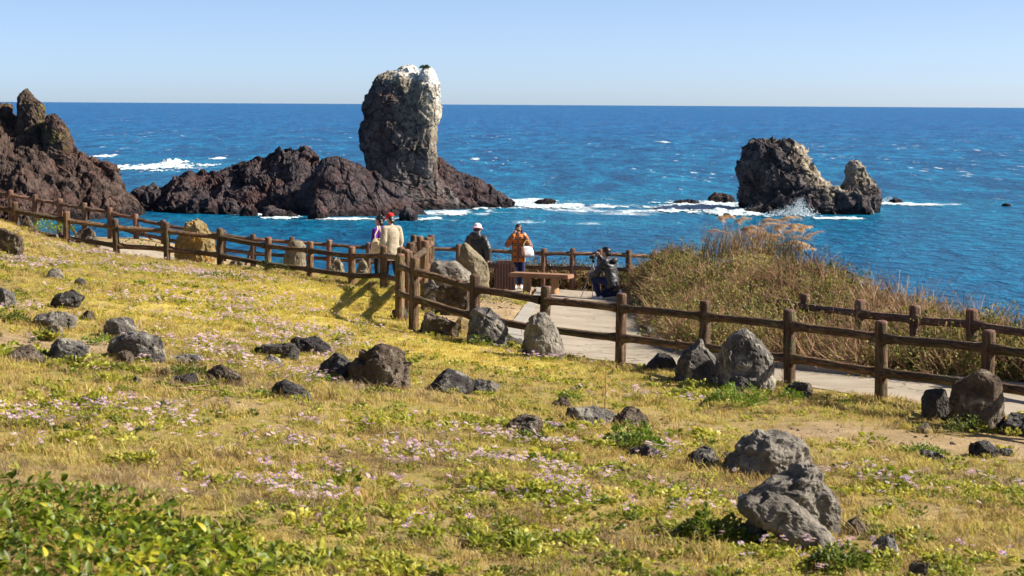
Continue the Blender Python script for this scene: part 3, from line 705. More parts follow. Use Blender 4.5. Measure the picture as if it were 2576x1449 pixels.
# ================================================================== log-look fences
def fence_mat(name, cols, lichen, red_top=True):
    m, nt, b = new_mat(name)
    v = coords(nt, 'Object', (9, 9, 1.6)); vw = coords(nt, 'World')
    grain = noise(nt, v, 2.2, 6, 0.7, 1.2)
    c = ramp(nt, math_n(nt, 'ADD', math_n(nt, 'MULTIPLY', grain, 0.7), math_n(nt, 'MULTIPLY', noise(nt, vw, 1.7, 4), 0.3)), [(0.3, cols[0]), (0.5, cols[1]), (0.68, cols[2])])
    lm = ramp(nt, noise(nt, vw, 5.0, 6, 0.7, 0.6), [(0.50, (0, 0, 0)), (0.66, (0.85, 0.85, 0.85))])
    c = mix(nt, lm, c, lichen)
    crack = ramp(nt, noise(nt, coords(nt, 'Object', (14, 14, 1.1)), 1.6, 5, 0.6, 2.0), [(0.44, (0, 0, 0)), (0.5, (1, 1, 1))])
    c = mix(nt, math_n(nt, 'MULTIPLY', math_n(nt, 'SUBTRACT', 1.0, crack), 0.55), c, tuple(x * 0.35 for x in cols[0]))
    if red_top:
        a = attr(nt, 'cap'); c = mix(nt, math_n(nt, 'MULTIPLY', a, 0.85), c, ramp(nt, noise(nt, vw, 9, 4), [(0.35, (0.20, 0.085, 0.06)), (0.6, (0.36, 0.20, 0.15))]))
        r = ramp(nt, noise(nt, vw, 1.1, 3), [(0.60, (0, 0, 0)), (0.70, (0.5, 0.5, 0.5))]); c = mix(nt, r, c, (0.20, 0.085, 0.06))
    c = mix(nt, 1.0, c, ramp(nt, obj_random(nt), [(0.0, (0.62, 0.66, 0.66)), (0.5, (1, 1, 1)), (1.0, (1.35, 1.25, 1.15))]), 'MULTIPLY')
    wear = ramp(nt, noise(nt, vw, 7.0, 7, 0.75, 0.3), [(0.60, (0, 0, 0)), (0.68, (0.7, 0.7, 0.7))]); c = mix(nt, wear, c, (0.34, 0.27, 0.20))
    nt.links.new(c, b.inputs['Base Color']); b.inputs['Roughness'].default_value = 0.8; b.inputs['Specular IOR Level'].default_value = 0.25
    pr = bump(nt, b, grain, 1.0, 0.035); bump(nt, b, crack, 0.9, 0.02, pr)
    return m
M['fence_moss'] = fence_mat('fence_moss', ((0.08, 0.042, 0.025), (0.20, 0.115, 0.066), (0.32, 0.215, 0.13)), (0.20, 0.19, 0.085))
M['fence_red'] = fence_mat('fence_red', ((0.09, 0.045, 0.032), (0.22, 0.125, 0.085), (0.36, 0.235, 0.17)), (0.25, 0.19, 0.125))
def post_mesh(seed, r, h, bury, mat, square=False):
    n = 16; rg = np.random.default_rng(seed)
    zz = np.r_[np.linspace(-bury, h - 0.05, 16), h - 0.03, h - 0.012, h, h + 0.004, h + 0.006]
    rr = np.r_[np.full(16, r), r * 0.985, r * 0.93, r * 0.8, r * 0.45, r * 0.04]
    th = np.linspace(0, 2 * math.pi, n, endpoint=False)
    T, Z = np.meshgrid(th, zz)
    P = np.stack([np.cos(T) * 1.4, np.sin(T) * 1.4, Z * 2.2 + seed * 5], -1).reshape(-1, 3)
    k = 1 + 0.10 * fbm(P, 3, seed).reshape(T.shape) + 0.035 * np.sin(T * 5 + seed)
    R = rr[:, None] * np.where(Z < h - 0.02, k, 1 + (k - 1) * 0.5)
    lean = 0.012 * Z / h
    V = np.stack([R * np.cos(T) + lean * rg.normal(), R * np.sin(T) + lean * rg.normal(), Z], -1).reshape(-1, 3)
    me = mesh_np('post', V, grid_faces(len(zz), n, True), [mat])
    at = me.attributes.new('cap', 'FLOAT', 'POINT'); at.data.foreach_set('value', np.repeat((zz >= h - 0.02).astype(np.float32), n)); return me
def rail_mesh(seed, L, r, mat, flare=1.35):
    n = 12; zz = np.linspace(0, 1, 22); th = np.linspace(0, 2 * math.pi, n, endpoint=False); T, Z = np.meshgrid(th, zz)
    e = np.minimum(Z, 1 - Z) * L; k = 1 + (flare - 1) * np.exp(-(e / 0.11) ** 2 * 1.2)
    P = np.stack([np.cos(T) * 1.3, np.sin(T) * 1.3, Z * L * 2.4 + seed * 3], -1).reshape(-1, 3)
    R = r * k * (1 + 0.11 * fbm(P, 3, seed).reshape(T.shape))
    bx = 0.006 * np.sin(Z * 3.3 + seed) * np.sin(Z * math.pi); by = 0.006 * np.sin(Z * 4.1 + seed * 2) * np.sin(Z * math.pi)
    V = np.stack([R * np.cos(T) + bx, R * np.sin(T) + by, Z * L], -1).reshape(-1, 3)
    return mesh_np('rail', V, grid_faces(len(zz), n, True), [mat])
def rod_between(name, a, b, me_fn, parent):
    a = Vector(a); b = Vector(b); d = b - a
    o = link(name, me_fn(d.length), parent, a - parent.location); o.rotation_mode = 'QUATERNION'
    o.rotation_quaternion = d.to_track_quat('Z', 'Y'); return o
def fence(posts, h, r, rr, rails, mat, label, bury=0.35, breaks=(), braces=(), knots=(), seed=0, name='log_fence'):
    """posts: (picture x, picture y of the top, metres ahead)"""
    tops = [wp(*p) for p in posts]; var = [post_mesh(seed + k, r, h, bury, mat) for k in range(6)]
    root = tag(empty(name, tops[len(tops) // 2] - Vector((0, 0, h))), label, 'fence')
    for k, t in enumerate(tops):
        g = float(gz(t.x, t.y)); hh = h
        o = link('post', var[(k * 5 + seed) % 6], root, t - Vector((0, 0, h)) - root.location, (0, 0, k * 2.4 + seed))
        if t.z - h - bury > g - 0.05: o.scale = (1, 1, (t.z - g + 0.15) / (h + bury)); o.location = t - Vector((0, 0, h * o.scale[2])) - root.location
    for k in range(len(tops) - 1):
        if k in breaks: continue
        for j, dz in enumerate(rails):
            a = tops[k] - Vector((0, 0, dz)); b = tops[k + 1] - Vector((0, 0, dz)); d = (b - a).normalized()
            rod_between('rail', a + d * r * 0.55, b - d * r * 0.55, lambda L, k=k, j=j: rail_mesh(seed * 31 + k * 3 + j, L, rr, mat), root)
    for k, (dx, dy) in braces:
        t = tops[k]; a = t - Vector((0, 0, 0.25)); b = Vector((t.x + dx, t.y + dy, t.z - h - 0.1))
        rod_between('brace', a, b, lambda L, k=k: rail_mesh(900 + k, L, rr * 0.8, mat, 1.0), root)
    for (k, f, j) in knots:
        p = tops[k].lerp(tops[k + 1], f) - Vector((0, 0, rails[j] - rr * 0.92)); V, F = ico(2)
        V = V * np.array([rr * 0.95, rr * 0.6, rr * 0.42]) * (1 + 0.15 * fbm(V * 2 + k, 2, k))[:, None]
        link('knot', mesh_np('knot', V, F, [M['fence_red']]), root, p - root.location)
    return root
lawn_fence = [(-85, 488, 44.6), (40, 508, 44.2), (167, 532, 43.8), (293, 550, 43.8), (420, 559, 43.8), (553, 574, 43.8), (672, 596, 43.2), (779, 607, 42.2), (884, 620, 40.7), (965, 618, 39.7),
              (1006, 622, 36.5), (1020, 627, 33.2), (1006, 639, 30.2), (1041, 648, 29.0), (1195, 691, 28.2), (1368, 720, 27.4), (1562, 738, 26.6), (1774, 757, 25.25), (1990, 778, 24.0), (2221, 807, 22.7), (2488, 830, 21.2), (2790, 866, 19.9), (3120, 905, 18.7)]
fence(lawn_fence, 1.01, 0.073, 0.052, (0.20, 0.60), M['fence_moss'], 'long mossy brown log fence running along the whole edge of the lawn', seed=3,
      knots=((14, .45, 0), (15, .3, 0), (16, .3, 0), (16, .7, 1), (20, .5, 1), (13, .75, 0)))
inner_fence = [(1027, 631, 31.6), (1067, 605, 36), (1076, 596, 39), (1084, 591, 42)]
fence(inner_fence, 1.01, 0.073, 0.055, (0.19, 0.58), M['fence_moss'], 'short mossy fence running away from us beside the flat boulder', seed=9)
fence([(1031, 610, 39.6), (1041, 591, 45.0), (1055, 594, 44.6)], 1.01, 0.073, 0.05, (0.19, 0.58), M['fence_moss'], 'short end of brown fence between the walking couple and the flat boulder', seed=12)
cliff_fence = [(-40, 468, 51.4), (27, 478, 51.2), (88, 489, 51.2), (149, 500, 51), (211, 510, 50.9), (277, 522, 50.7), (343, 538, 50.5), (412, 553, 50.4), (487, 566, 50.3), (562, 579, 50.2), (636, 589, 50.1), (733, 596, 50.1), (827, 603, 50), (926, 610, 50),
               (1030, 612, 50), (1154, 614, 50), (1225, 618, 49.9), (1297, 621, 49.8), (1368, 625, 49.7), (1440, 625, 49.7), (1510, 627, 49.7), (1580, 629, 49.7), (1645, 633, 49.9)]
fence(cliff_fence, 1.04, 0.072, 0.045, (0.13, 0.49), M['fence_red'], 'weathered reddish log fence along the cliff edge facing the sea', seed=17,
      braces=((3, (.45, .45)), (6, (.75, .45)), (10, (-.35, .4)), (13, (-.4, .4)), (18, (.5, .45)), (21, (.4, .4))), knots=((16, .6, 0), (17, .7, 0), (18, .65, 0), (20, .35, 0), (20, .8, 0), (16, .1, 0)))
bush_fence = [(1672, 631, 50), (1722, 640, 49), (1752, 673, 44), (1802, 702, 39), (1897, 716, 34.5), (2027, 739, 30.2), (2166, 754, 27.8), (2305, 768, 26.6), (2452, 778, 25.6), (2610, 802, 24.4), (2780, 823, 23.3), (2965, 846, 22.3)]
fence(bush_fence, 1.0, 0.074, 0.055, (0.20, 0.58), M['fence_red'], 'reddish log fence half buried in the dry thicket on the right', seed=23, braces=((6, (.3, .35)),))

# ================================================================== boulders
def boulder_mesh(seed, w, dp, h, mat, sub=5, cuts=9, rough=1.0, rows=None, block=0.0):
    rg = np.random.default_rng(seed); V, F = ico(sub)
    if block:   # squarer start
        V = np.sign(V) * np.abs(V) ** (1 - block); 
    P = V.copy()
    if rows is not None:
        zz = np.array([a[0] for a in rows]); L = np.array([a[1] for a in rows]); R = np.array([a[2] for a in rows])
        t = np.clip((V[:, 2] + 0.55) / 1.55, 0, 1)
        hw = np.sqrt(np.clip(1 - np.clip(V[:, 2], -1, 1) ** 2, 1e-4, 1)); l = np.interp(t, zz, L); r = np.interp(t, zz, R)
        P[:, 0] = (l + r) / 2 + (r - l) / 2 * np.clip(V[:, 0] / hw, -1, 1) * np.clip(hw / 0.45, 0, 1) ** 0.6
        P[:, 1] = V[:, 1] / hw * np.clip(hw / 0.75, 0, 1) ** 0.8
    for k in range(cuts + (5 if rows is None else 1)):
        n = rg.normal(size=3); n[2] = n[2] * 0.7 + 0.35; n[1] *= 1.1; n /= np.linalg.norm(n)
        s = (P @ n).max(); d = s * (rg.uniform(0.52, 0.86) if rows is None else rg.uniform(0.78, 0.95)); e = P @ n - d
        P = P - np.where(e > 0, e * 0.93, 0)[:, None] * n[None]
    # fit to size: ground line at z = 0, a third again buried
    mn, mx = P.min(0), P.max(0)
    vis = P[:, 2] > mn[2] + 0.28 * (mx[2] - mn[2])
    x0, x1 = P[vis, 0].min(), P[vis, 0].max()
    P[:, 0] = (P[:, 0] - (x0 + x1) / 2) / (x1 - x0) * w
    P[:, 1] = (P[:, 1] - (mn[1] + mx[1]) / 2) / (mx[1] - mn[1]) * dp
    P[:, 2] = (P[:, 2] - mn[2]) / (mx[2] - mn[2]) * h * 1.39 - 0.39 * h
    s = (w + h) / 2; Nn = vnormals(P, F); off = seed * 7.3
    d = 0.035 * s * fbm(P / s * 2.2 + off, 3, seed) + 0.06 * s * rough * fbm(P / s * 6 + off, 5, seed + 1, 0.65)
    c, k = cells(P / s * 3.2 + off, seed + 2); d = d + 0.05 * s * rough * c - 0.012 * s * rough * (1 - k)
    P = P + Nn * d[:, None]
    return mesh_np('boulder', P, F, [mat], smooth=False)
LD, LG, LB, RT, RP, RO = 'lava_dark', 'lava_grey', 'lava_brown', 'rock_tan', 'rock_pale', 'rock_ochre'
# (x0, x1, y_top, y_bottom) measured, material, metres ahead (None: where its foot meets the ground), depth ratio, cuts, rough, rows, label
def RW(*a): return list(a)
B = [
 # beside the fences and path
 ((1153, 1231, 613, 722), RT, 40.6, .8, 5, .5, RW((0, -1, 1), (.35, -1, 1), (.55, -.98, .95), (.7, -.95, .55), (.85, -.9, .0), (1, -.75, -.45)), 'tall tan boulder with slanting top in front of the pink hat'),
 ((1070, 1188, 660, 760), RP, 36.6, .9, 6, .6, RW((0, -1, 1), (.5, -1, 1), (.85, -.92, .95), (1, -.8, .7)), 'wide flat-topped pale boulder behind the fence corner'),
 ((1058, 1110, 706, 778), LG, 34.2, .9, 9, .8, None, 'grey angular rock leaning against the flat-topped boulder'),
 ((1097, 1186, 702, 800), LB, 33.4, .8, 9, 1.0, None, 'dark brown pitted boulder behind the fence rails, below the flat-topped boulder'),
 ((1048, 1160, 787, 853), LB, None, .7, 8, 1.0, None, 'low brown boulder right of the fence corner post'),
 ((1140, 1180, 792, 842), RO, None, .8, 8, .5, None, 'ochre yellow stone between low brown boulder and grey block'),
 ((987, 1025, 772, 809), LD, None, .9, 6, .9, None, 'small dark round rock left of the fence corner post'),
 ((1172, 1278, 777, 864), LG, 27.2, .8, 10, .7, RW((0, -.95, 1), (.5, -.95, .9), (.8, -.8, .45), (1, -.55, .1)), 'grey angular block at the fence, left of the pale pointed boulder'),
 ((1316, 1420, 784, 908), RP, None, .7, 7, .9, RW((0, -.95, 1.0), (.3, -.95, .9), (.6, -.9, .7), (.85, -.7, .45), (1, -.5, .15)), 'pale pitted boulder with pointed top beside the path'),
 ((1240, 1318, 852, 872), LD, None, 1.2, 6, .8, None, 'flat dark stone between the grey block and the pale pointed boulder'),
 ((1629, 1704, 892, 938), LD, None, .9, 8, .8, None, 'low dark rock on the path edge, leftmost of the right-hand group'),
 ((1653, 1682, 920, 938), LB, None, .9, 6, .6, None, 'small round brown stone in front of the low dark path-edge rock'),
 ((1700, 1812, 853, 968), LG, None, .9, 9, .7, RW((0, -1, 1), (.45, -.98, 1), (.65, -.95, .8), (.85, -.2, .35), (1, .05, .3)), 'dark block with peaked top left of the biggest fence boulder'),
 ((1808, 1960, 821, 984), LG, None, .6, 6, .7, RW((0, -.95, 1), (.3, -.97, .95), (.6, -.9, .8), (.85, -.65, .4), (1, -.1, .2)), 'biggest grey boulder leaning on the front fence'),
 ((1838, 1905, 950, 990), LD, None, .9, 8, 1.1, None, 'rough dark rock lying at the foot of the biggest fence boulder'),
 ((1968, 2050, 964, 1003), LB, None, .8, 8, 1.2, None, 'jagged lava lump at a fence post foot beside the path'),
 ((2322, 2403, 978, 1062), LD, None, .9, 8, .6, RW((0, -1, 1), (.7, -.95, 1), (1, -.6, .7)), 'dark squat rock touching the round brown boulder at right'),
 ((2397, 2537, 922, 1090), LB, None, .75, 2, .6, RW((0, -.8, .85), (.3, -.95, .97), (.55, -1, 1), (.8, -.85, .85), (.93, -.6, .5), (1, -.4, .2)), 'big rounded brown boulder in front of the rightmost fence post'),
 ((2515, 2605, 1043, 1098), LD, None, .8, 8, .9, None, 'dark rock cut by the right picture edge, beside the round brown boulder'),
 ((2308, 2346, 1066, 1093), RT, None, .9, 7, .6, None, 'small tan stone in the shade of the dark squat rock'),
 ((2440, 2519, 1113, 1157), LD, None, .8, 9, 1.2, None, 'jagged black rock on the bare earth at far right'),
 ((2508, 2552, 1131, 1150), LD, None, .9, 8, 1.0, None, 'low black stone just right of the jagged black rock'),
 ((2314, 2386, 1136, 1166), LD, None, .8, 9, 1.2, None, 'two-peaked black stone beside a bright green tuft'),
 # right foreground group
 ((1833, 2046, 1096, 1204), RP, None, .75, 8, 1.4, RW((0, -1, 1), (.4, -.95, 1), (.75, -.7, .85), (1, -.3, .45)), 'large pale boulder with brown right face, rear one of the foreground group'),
 ((1726, 1810, 1131, 1177), LD, None, .8, 8, 1.0, None, 'dark low rock left of the large pale foreground boulder'),
 ((1810, 1843, 1140, 1161), LD, None, .9, 7, 1.0, None, 'little dark stone between low rock and large pale boulder'),
 ((1872, 2124, 1166, 1350), RP, None, .55, 9, 1.4, RW((0, .1, 1), (.3, -.2, 1), (.5, -.85, .98), (.7, -.55, .9), (.85, .0, .72), (1, .35, .6)), 'pale grey pointed slab in the foreground group'),
 ((1858, 2114, 1244, 1388), RP, None, .45, 7, 1.0, RW((0, .3, 1.0), (.25, -.1, .92), (.5, -.5, .68), (.8, -.85, .35), (1, -.6, -.1)), 'long smooth pale slab sloping down right, front one of the foreground group'),
 ((1877, 1934, 1281, 1368), LD, None, .8, 8, 1.2, None, 'dark porous rock under the left end of the long pale slab'),
 ((2122, 2205, 1306, 1352), LB, None, .8, 9, .9, None, 'brown square-cut rock right of the long pale slab'),
 ((2193, 2272, 1350, 1406), LG, None, .8, 7, 1.0, None, 'grey rounded rock in the grass at lower right'),
 ((2284, 2340, 1417, 1462), LB, None, .8, 6, .6, None, 'small brown stone at the bottom picture edge, lower right'),
 # centre
 ((1064, 1192, 937, 993), LD, None, .8, 3, .6, None, 'smooth round-backed dark boulder in the middle of the lawn'),
 ((1188, 1260, 955, 995), RP, None, .8, 8, .6, None, 'pale pointed stone touching the round-backed dark boulder'),
 ((877, 1026, 875, 977), LB, None, .8, 7, 1.5, RW((0, -1, 1), (.5, -1, 1), (.85, -.9, .95), (1, -.7, .75)), 'big brown lava boulder with dark undercut top, centre of the lawn'),
 ((791, 886, 887, 958), LD, None, .8, 9, .9, None, 'dark angular rock left of the big brown lava boulder'),
 ((637, 748, 867, 903), LD, None, .7, 7, .9, None, 'long low dark rock in the lawn, left of centre'),
 ((729, 830, 850, 894), LD, None, .8, 9, 1.3, None, 'jagged dark rock heap behind the long low dark rock'),
 ((651, 709, 896, 921), LG, None, .8, 7, .9, None, 'small grey stone in front of the long low dark rock'),
 ((517, 608, 918, 969), LB, None, .8, 7, .9, None, 'brown rock overgrown with dry grass below the long low rock'),
 ((676, 781, 959, 1008), LD, None, .8, 5, .9, None, 'domed dark rock alone in the grass, left of centre'),
 ((1274, 1372, 1052, 1101), LB, None, .8, 6, 1.2, None, 'brown porous stone beside clover, below the round-backed boulder'),
 ((1423, 1560, 1026, 1074), LG, None, .9, 6, .8, None, 'flat grey rock slab lying in the grass right of centre'),
 ((1549, 1637, 1026, 1082), LB, None, .8, 8, 1.2, None, 'porous brown rock adjoining the flat grey slab'),
 ((1389, 1440, 1000, 1032), LB, None, .8, 8, 1.1, None, 'crumbly brown stone behind the flat grey slab'),
 ((1232, 1272, 1004, 1020), LD, None, .9, 7, .8, None, 'thin dark stone below the pale pointed stone'),
 ((1584, 1679, 1121, 1157), LD, None, .7, 8, 1.0, None, 'dark stone under the green weeds right of centre'),
 ((1375, 1423, 1064, 1088), RP, None, .8, 7, .7, None, 'small pale stone between porous stone and flat grey slab'),
 # left slope
 ((-20, 56, 572, 647), LB, None, .8, 7, .9, None, 'brown boulder at the left picture edge below the fence'),
 ((121, 205, 734, 779), LD, None, .8, 9, 1.3, None, 'cracked black lava rock on the left slope'),
 ((198, 239, 785, 809), LB, None, .8, 8, 1.0, None, 'small brown rock below the cracked black lava rock'),
 ((-12, 38, 724, 779), LG, None, .8, 6, .7, None, 'grey rounded rock at the left picture edge on the slope'),
 ((257, 341, 800, 856), LG, None, .9, 7, .7, None, 'grey rock behind the big slate-grey pitted boulder on the left'),
 ((263, 410, 833, 911), LG, None, .6, 7, .9, RW((0, -1, 1), (.5, -.95, 1), (.8, -.85, .8), (1, -.5, .1)), 'big slate-grey pitted boulder on the left slope'),
 ((100, 158, 820, 860), RT, None, .8, 9, .6, None, 'olive tan wedge-shaped stone on the left slope'),
 ((107, 219, 857, 921), LG, None, .8, 7, 1.0, None, 'weathered grey lump below the olive wedge-shaped stone'),
 ((8, 107, 873, 918), LB, None, .8, 7, 1.1, None, 'dark brown lump half sunk in grass at far left'),
 ((287, 335, 884, 921), LB, None, .8, 9, .9, None, 'pointed brown stone in front of the big slate-grey boulder'),
 ((388, 500, 896, 917), LG, None, .9, 7, .8, None, 'flat grey ledge right of the big slate-grey boulder'),
 ((324, 354, 948, 968), LD, None, .8, 7, 1.0, None, 'small black stone left of the pale yellow stone'),
 ((430, 500, 946, 973), LD, None, .7, 8, 1.1, None, 'dark stone under weeds right of the pale yellow stone'),
 ((398, 437, 927, 955), RO, None, .8, 6, .5, None, 'pale yellow stone among weeds on the left'),
 ((114, 161, 678, 705), RP, None, .8, 7, .6, None, 'pale stone higher up the left slope, among flowers'),
 ((184, 219, 700, 722), LG, None, .8, 7, .7, None, 'grey stone right of the pale stone on the upper slope'),
 ((473, 492, 861, 876), LD, None, .9, 7, .8, None, 'tiny black stone alone among the pink flowers'),
 ((74, 190, 788, 832), RP, None, .9, 6, .7, None, 'flat pale rock above the olive wedge-shaped stone'),
 # behind the lawn fence
 ((172, 259, 574, 660), LB, 45.2, .8, 6, .9, None, 'brown boulder behind the lawn fence, leftmost large one'),
 ((436, 537, 554, 680), RO, 45.2, .7, 7, 1.1, RW((0, -1, 1), (.45, -1, 1), (.65, -.95, .95), (.8, -.6, .8), (1, -.45, .4)), 'tall yellow lichen-topped boulder behind the lawn fence'),
 ((711, 771, 603, 690), RT, 45.0, .7, 8, .6, RW((0, -.6, 1), (.4, -1, .9), (.7, -.8, 1), (1, -.5, .9)), 'upright tan stone behind the lawn fence, right of the yellow boulder'),
 ((810, 874, 648, 730), RT, 43.5, .7, 6, .6, None, 'tan boulder behind the fence left of the walking couple'),
 ((889, 930, 650, 726), RT, 43.0, .7, 6, .6, None, 'narrow tan boulder behind the fence at the couple\'s feet'),
 ((47, 90, 541, 600), LB, 45.5, .8, 7, .9, None, 'brown rock between the two fences at far left'),
 ((570, 615, 654, 690), RT, 44.6, .8, 7, .7, None, 'low tan rock behind the fence below the sea view'),
]
FOOT = []
for k, (bb, mt, Yo, dr, cuts, rough, rows, lab) in enumerate(B):
    x0, x1, yt, yb = bb; xc = (x0 + x1) / 2
    if Yo is None: g = gp(xc, yb - 2); Y = g.y
    else: Y = Yo; g = wp(xc, yb, Y)
    w = (x1 - x0) * mpp(Y); h = (yb - yt) * mpp(Y); dp = w * dr
    me = boulder_mesh(500 + k, w, dp, h, M[mt], 5 if (x1 - x0) > 60 else 4, cuts, rough, rows)
    zb = g.z if Yo is not None else float(gz(g.x, g.y + dp * 0.3)) * 0.3 + g.z * 0.7
    o = link('boulder' if w > 0.35 else 'stone', me, None, (g.x, Y + dp * 0.42, zb - (0.05 * h if Yo is None else 0)))
    tag(o, lab, 'boulder' if w > 0.35 else 'stone', 'rocks on the headland')
    FOOT.append((g.x, Y + dp * 0.42, w / 2, dp / 2))
FOOT = np.array(FOOT)

# ================================================================== bench, slab panel
M['bench_wood'] = plain('bench_faux_wood', (0.30, 0.165, 0.095), 0.8, 0.3, 6, 0.5, 0.01)
M['bench_leg'] = plain('bench_leg_wood', (0.36, 0.215, 0.115), 0.8, 0.3, 9, 0.5, 0.01)
def box_mesh(name, sx, sy, sz, mat, bev=0.012, seg=2, jitter=0.0):
    bm = bmesh.new(); bmesh.ops.create_cube(bm, size=1.0)
    for v in bm.verts: v.co = Vector((v.co.x * sx, v.co.y * sy, (v.co.z + 0.5) * sz))
    bmesh.ops.bevel(bm, geom=bm.edges[:], offset=bev, segments=seg, affect='EDGES')
    me = bpy.data.meshes.new(name); bm.to_mesh(me); bm.free(); me.materials.append(mat)
    for p in me.polygons: p.use_smooth = False
    return me
bp = gp(1361, 737); by = 46.4
bx = wp(1362, 700, by); gzb = float(ground_smooth(bx.x, by)[0])
bench = tag(empty('bench', (bx.x, by, gzb), math.radians(-24)), 'reddish brown backless bench on the path before the woman in plaid', 'bench')
link('seat', box_mesh('seat', 1.50, 0.40, 0.10, M['bench_wood'], 0.015), bench, (0, 0, 0.36))
for sx in (-0.36, 0.34):
    th = np.linspace(0, 2 * math.pi, 14, endpoint=False); zz = np.linspace(-0.06, 0.358, 7)
    T, Z = np.meshgrid(th, zz); R = 0.088 * (1 + 0.05 * np.sin(T * 4 + sx) + 0.03 * np.sin(Z * 20))
    link('leg', mesh_np('leg', np.stack([R * np.cos(T), R * np.sin(T) * 1.4, Z], -1).reshape(-1, 3), grid_faces(7, 14, True), [M['bench_leg']]), bench, (sx, 0, 0))
# slab panel: grooved, chamfered shoulders
pp = wp(1270, 724, 47.4); gzz = float(ground_smooth(pp.x, 47.4)[0])
panel = tag(empty('slab_panel', (pp.x, 47.4, gzz), math.radians(4)), 'upright dark red-brown grooved panel with cut corners left of the bench', 'panel')
m, nt, b = new_mat('panel_faux_wood'); v = coords(nt, 'Object', (26, 4, 1.2))
c = ramp(nt, noise(nt, v, 1.5, 5, 0.6), [(0.35, (0.075, 0.035, 0.026)), (0.6, (0.15, 0.075, 0.055))]); nt.links.new(c, b.inputs['Base Color']); b.inputs['Roughness'].default_value = 0.8
bump(nt, b, noise(nt, v, 1.5, 5, 0.6), 0.7, 0.01); M['panel'] = m
hw, hh = 0.25, 0.72; out = [(-hw, -0.1), (hw, -0.1), (hw, hh - 0.13), (hw - 0.07, hh - 0.02), (hw - 0.13, hh), (-hw + 0.13, hh), (-hw + 0.07, hh - 0.02), (-hw, hh - 0.13)]
n = len(out); V = np.array([(x, -0.11, z) for x, z in out] + [(x, 0.11, z) for x, z in out])
bm = bmesh.new(); vs = [bm.verts.new(p) for p in V]; bm.faces.new(vs[:n][::1]); bm.faces.new(vs[n:][::-1])
for k in range(n): bm.faces.new((vs[k], vs[n + k], vs[n + (k + 1) % n], vs[(k + 1) % n]))
bmesh.ops.recalc_face_normals(bm, faces=bm.faces[:]); bmesh.ops.bevel(bm, geom=bm.edges[:], offset=0.012, segments=2, affect='EDGES')
me = bpy.data.meshes.new('board'); bm.to_mesh(me); bm.free(); me.materials.append(M['panel']); link('board', me, panel)
for k in range(7):
    link('batten', box_mesh('batten', 0.05, 0.02, 0.66 - (0.09 if k in (0, 6) else 0), M['panel'], 0.006), panel, (-0.21 + 0.07 * k, -0.118, 0.0))

# ================================================================== vegetation
def scatter(name, P, rot, scl, idx, protos, label, cat):
    me = bpy.data.meshes.new(name); me.vertices.add(len(P)); me.vertices.foreach_set('co', np.ascontiguousarray(P, np.float32).ravel())
    a = me.attributes.new('rot', 'FLOAT_VECTOR', 'POINT'); a.data.foreach_set('vector', np.ascontiguousarray(rot, np.float32).ravel())
    a = me.attributes.new('scl', 'FLOAT', 'POINT'); a.data.foreach_set('value', np.ascontiguousarray(scl, np.float32))
    a = me.attributes.new('idx', 'INT', 'POINT'); a.data.foreach_set('value', np.ascontiguousarray(idx, np.int32))
    for pr in protos:
        for m_ in pr.materials:
            if m_.name not in me.materials: me.materials.append(m_)
    o = link(name, me); tag(o, label, cat, kind='stuff')
    ng = bpy.data.node_groups.new(name + '_nodes', 'GeometryNodeTree')
    ng.interface.new_socket('Geometry', in_out='INPUT', socket_type='NodeSocketGeometry'); ng.interface.new_socket('Geometry', in_out='OUTPUT', socket_type='NodeSocketGeometry')
    gi = ng.nodes.new('NodeGroupInput'); go = ng.nodes.new('NodeGroupOutput'); ip = ng.nodes.new('GeometryNodeInstanceOnPoints'); jn = ng.nodes.new('GeometryNodeJoinGeometry')
    for k, pm in enumerate(reversed(protos)):
        po = bpy.data.objects.new(name + '_source', pm)
        oi = ng.nodes.new('GeometryNodeObjectInfo'); oi.inputs['Object'].default_value = po; oi.inputs['As Instance'].default_value = True
        ng.links.new(oi.outputs['Geometry'], jn.inputs[0])
    def na(nm, ty):
        q = ng.nodes.new('GeometryNodeInputNamedAttribute'); q.data_type = ty; q.inputs['Name'].default_value = nm; return q.outputs['Attribute']
    ng.links.new(gi.outputs[0], ip.inputs['Points']); ng.links.new(jn.outputs[0], ip.inputs['Instance']); ip.inputs['Pick Instance'].default_value = True
    ng.links.new(na('idx', 'INT'), ip.inputs['Instance Index']); ng.links.new(na('rot', 'FLOAT_VECTOR'), ip.inputs['Rotation']); ng.links.new(na('scl', 'FLOAT'), ip.inputs['Scale'])
    ng.links.new(ip.outputs[0], go.inputs[0])
    md = o.modifiers.new('scatter', 'NODES'); md.node_group = ng
    return o
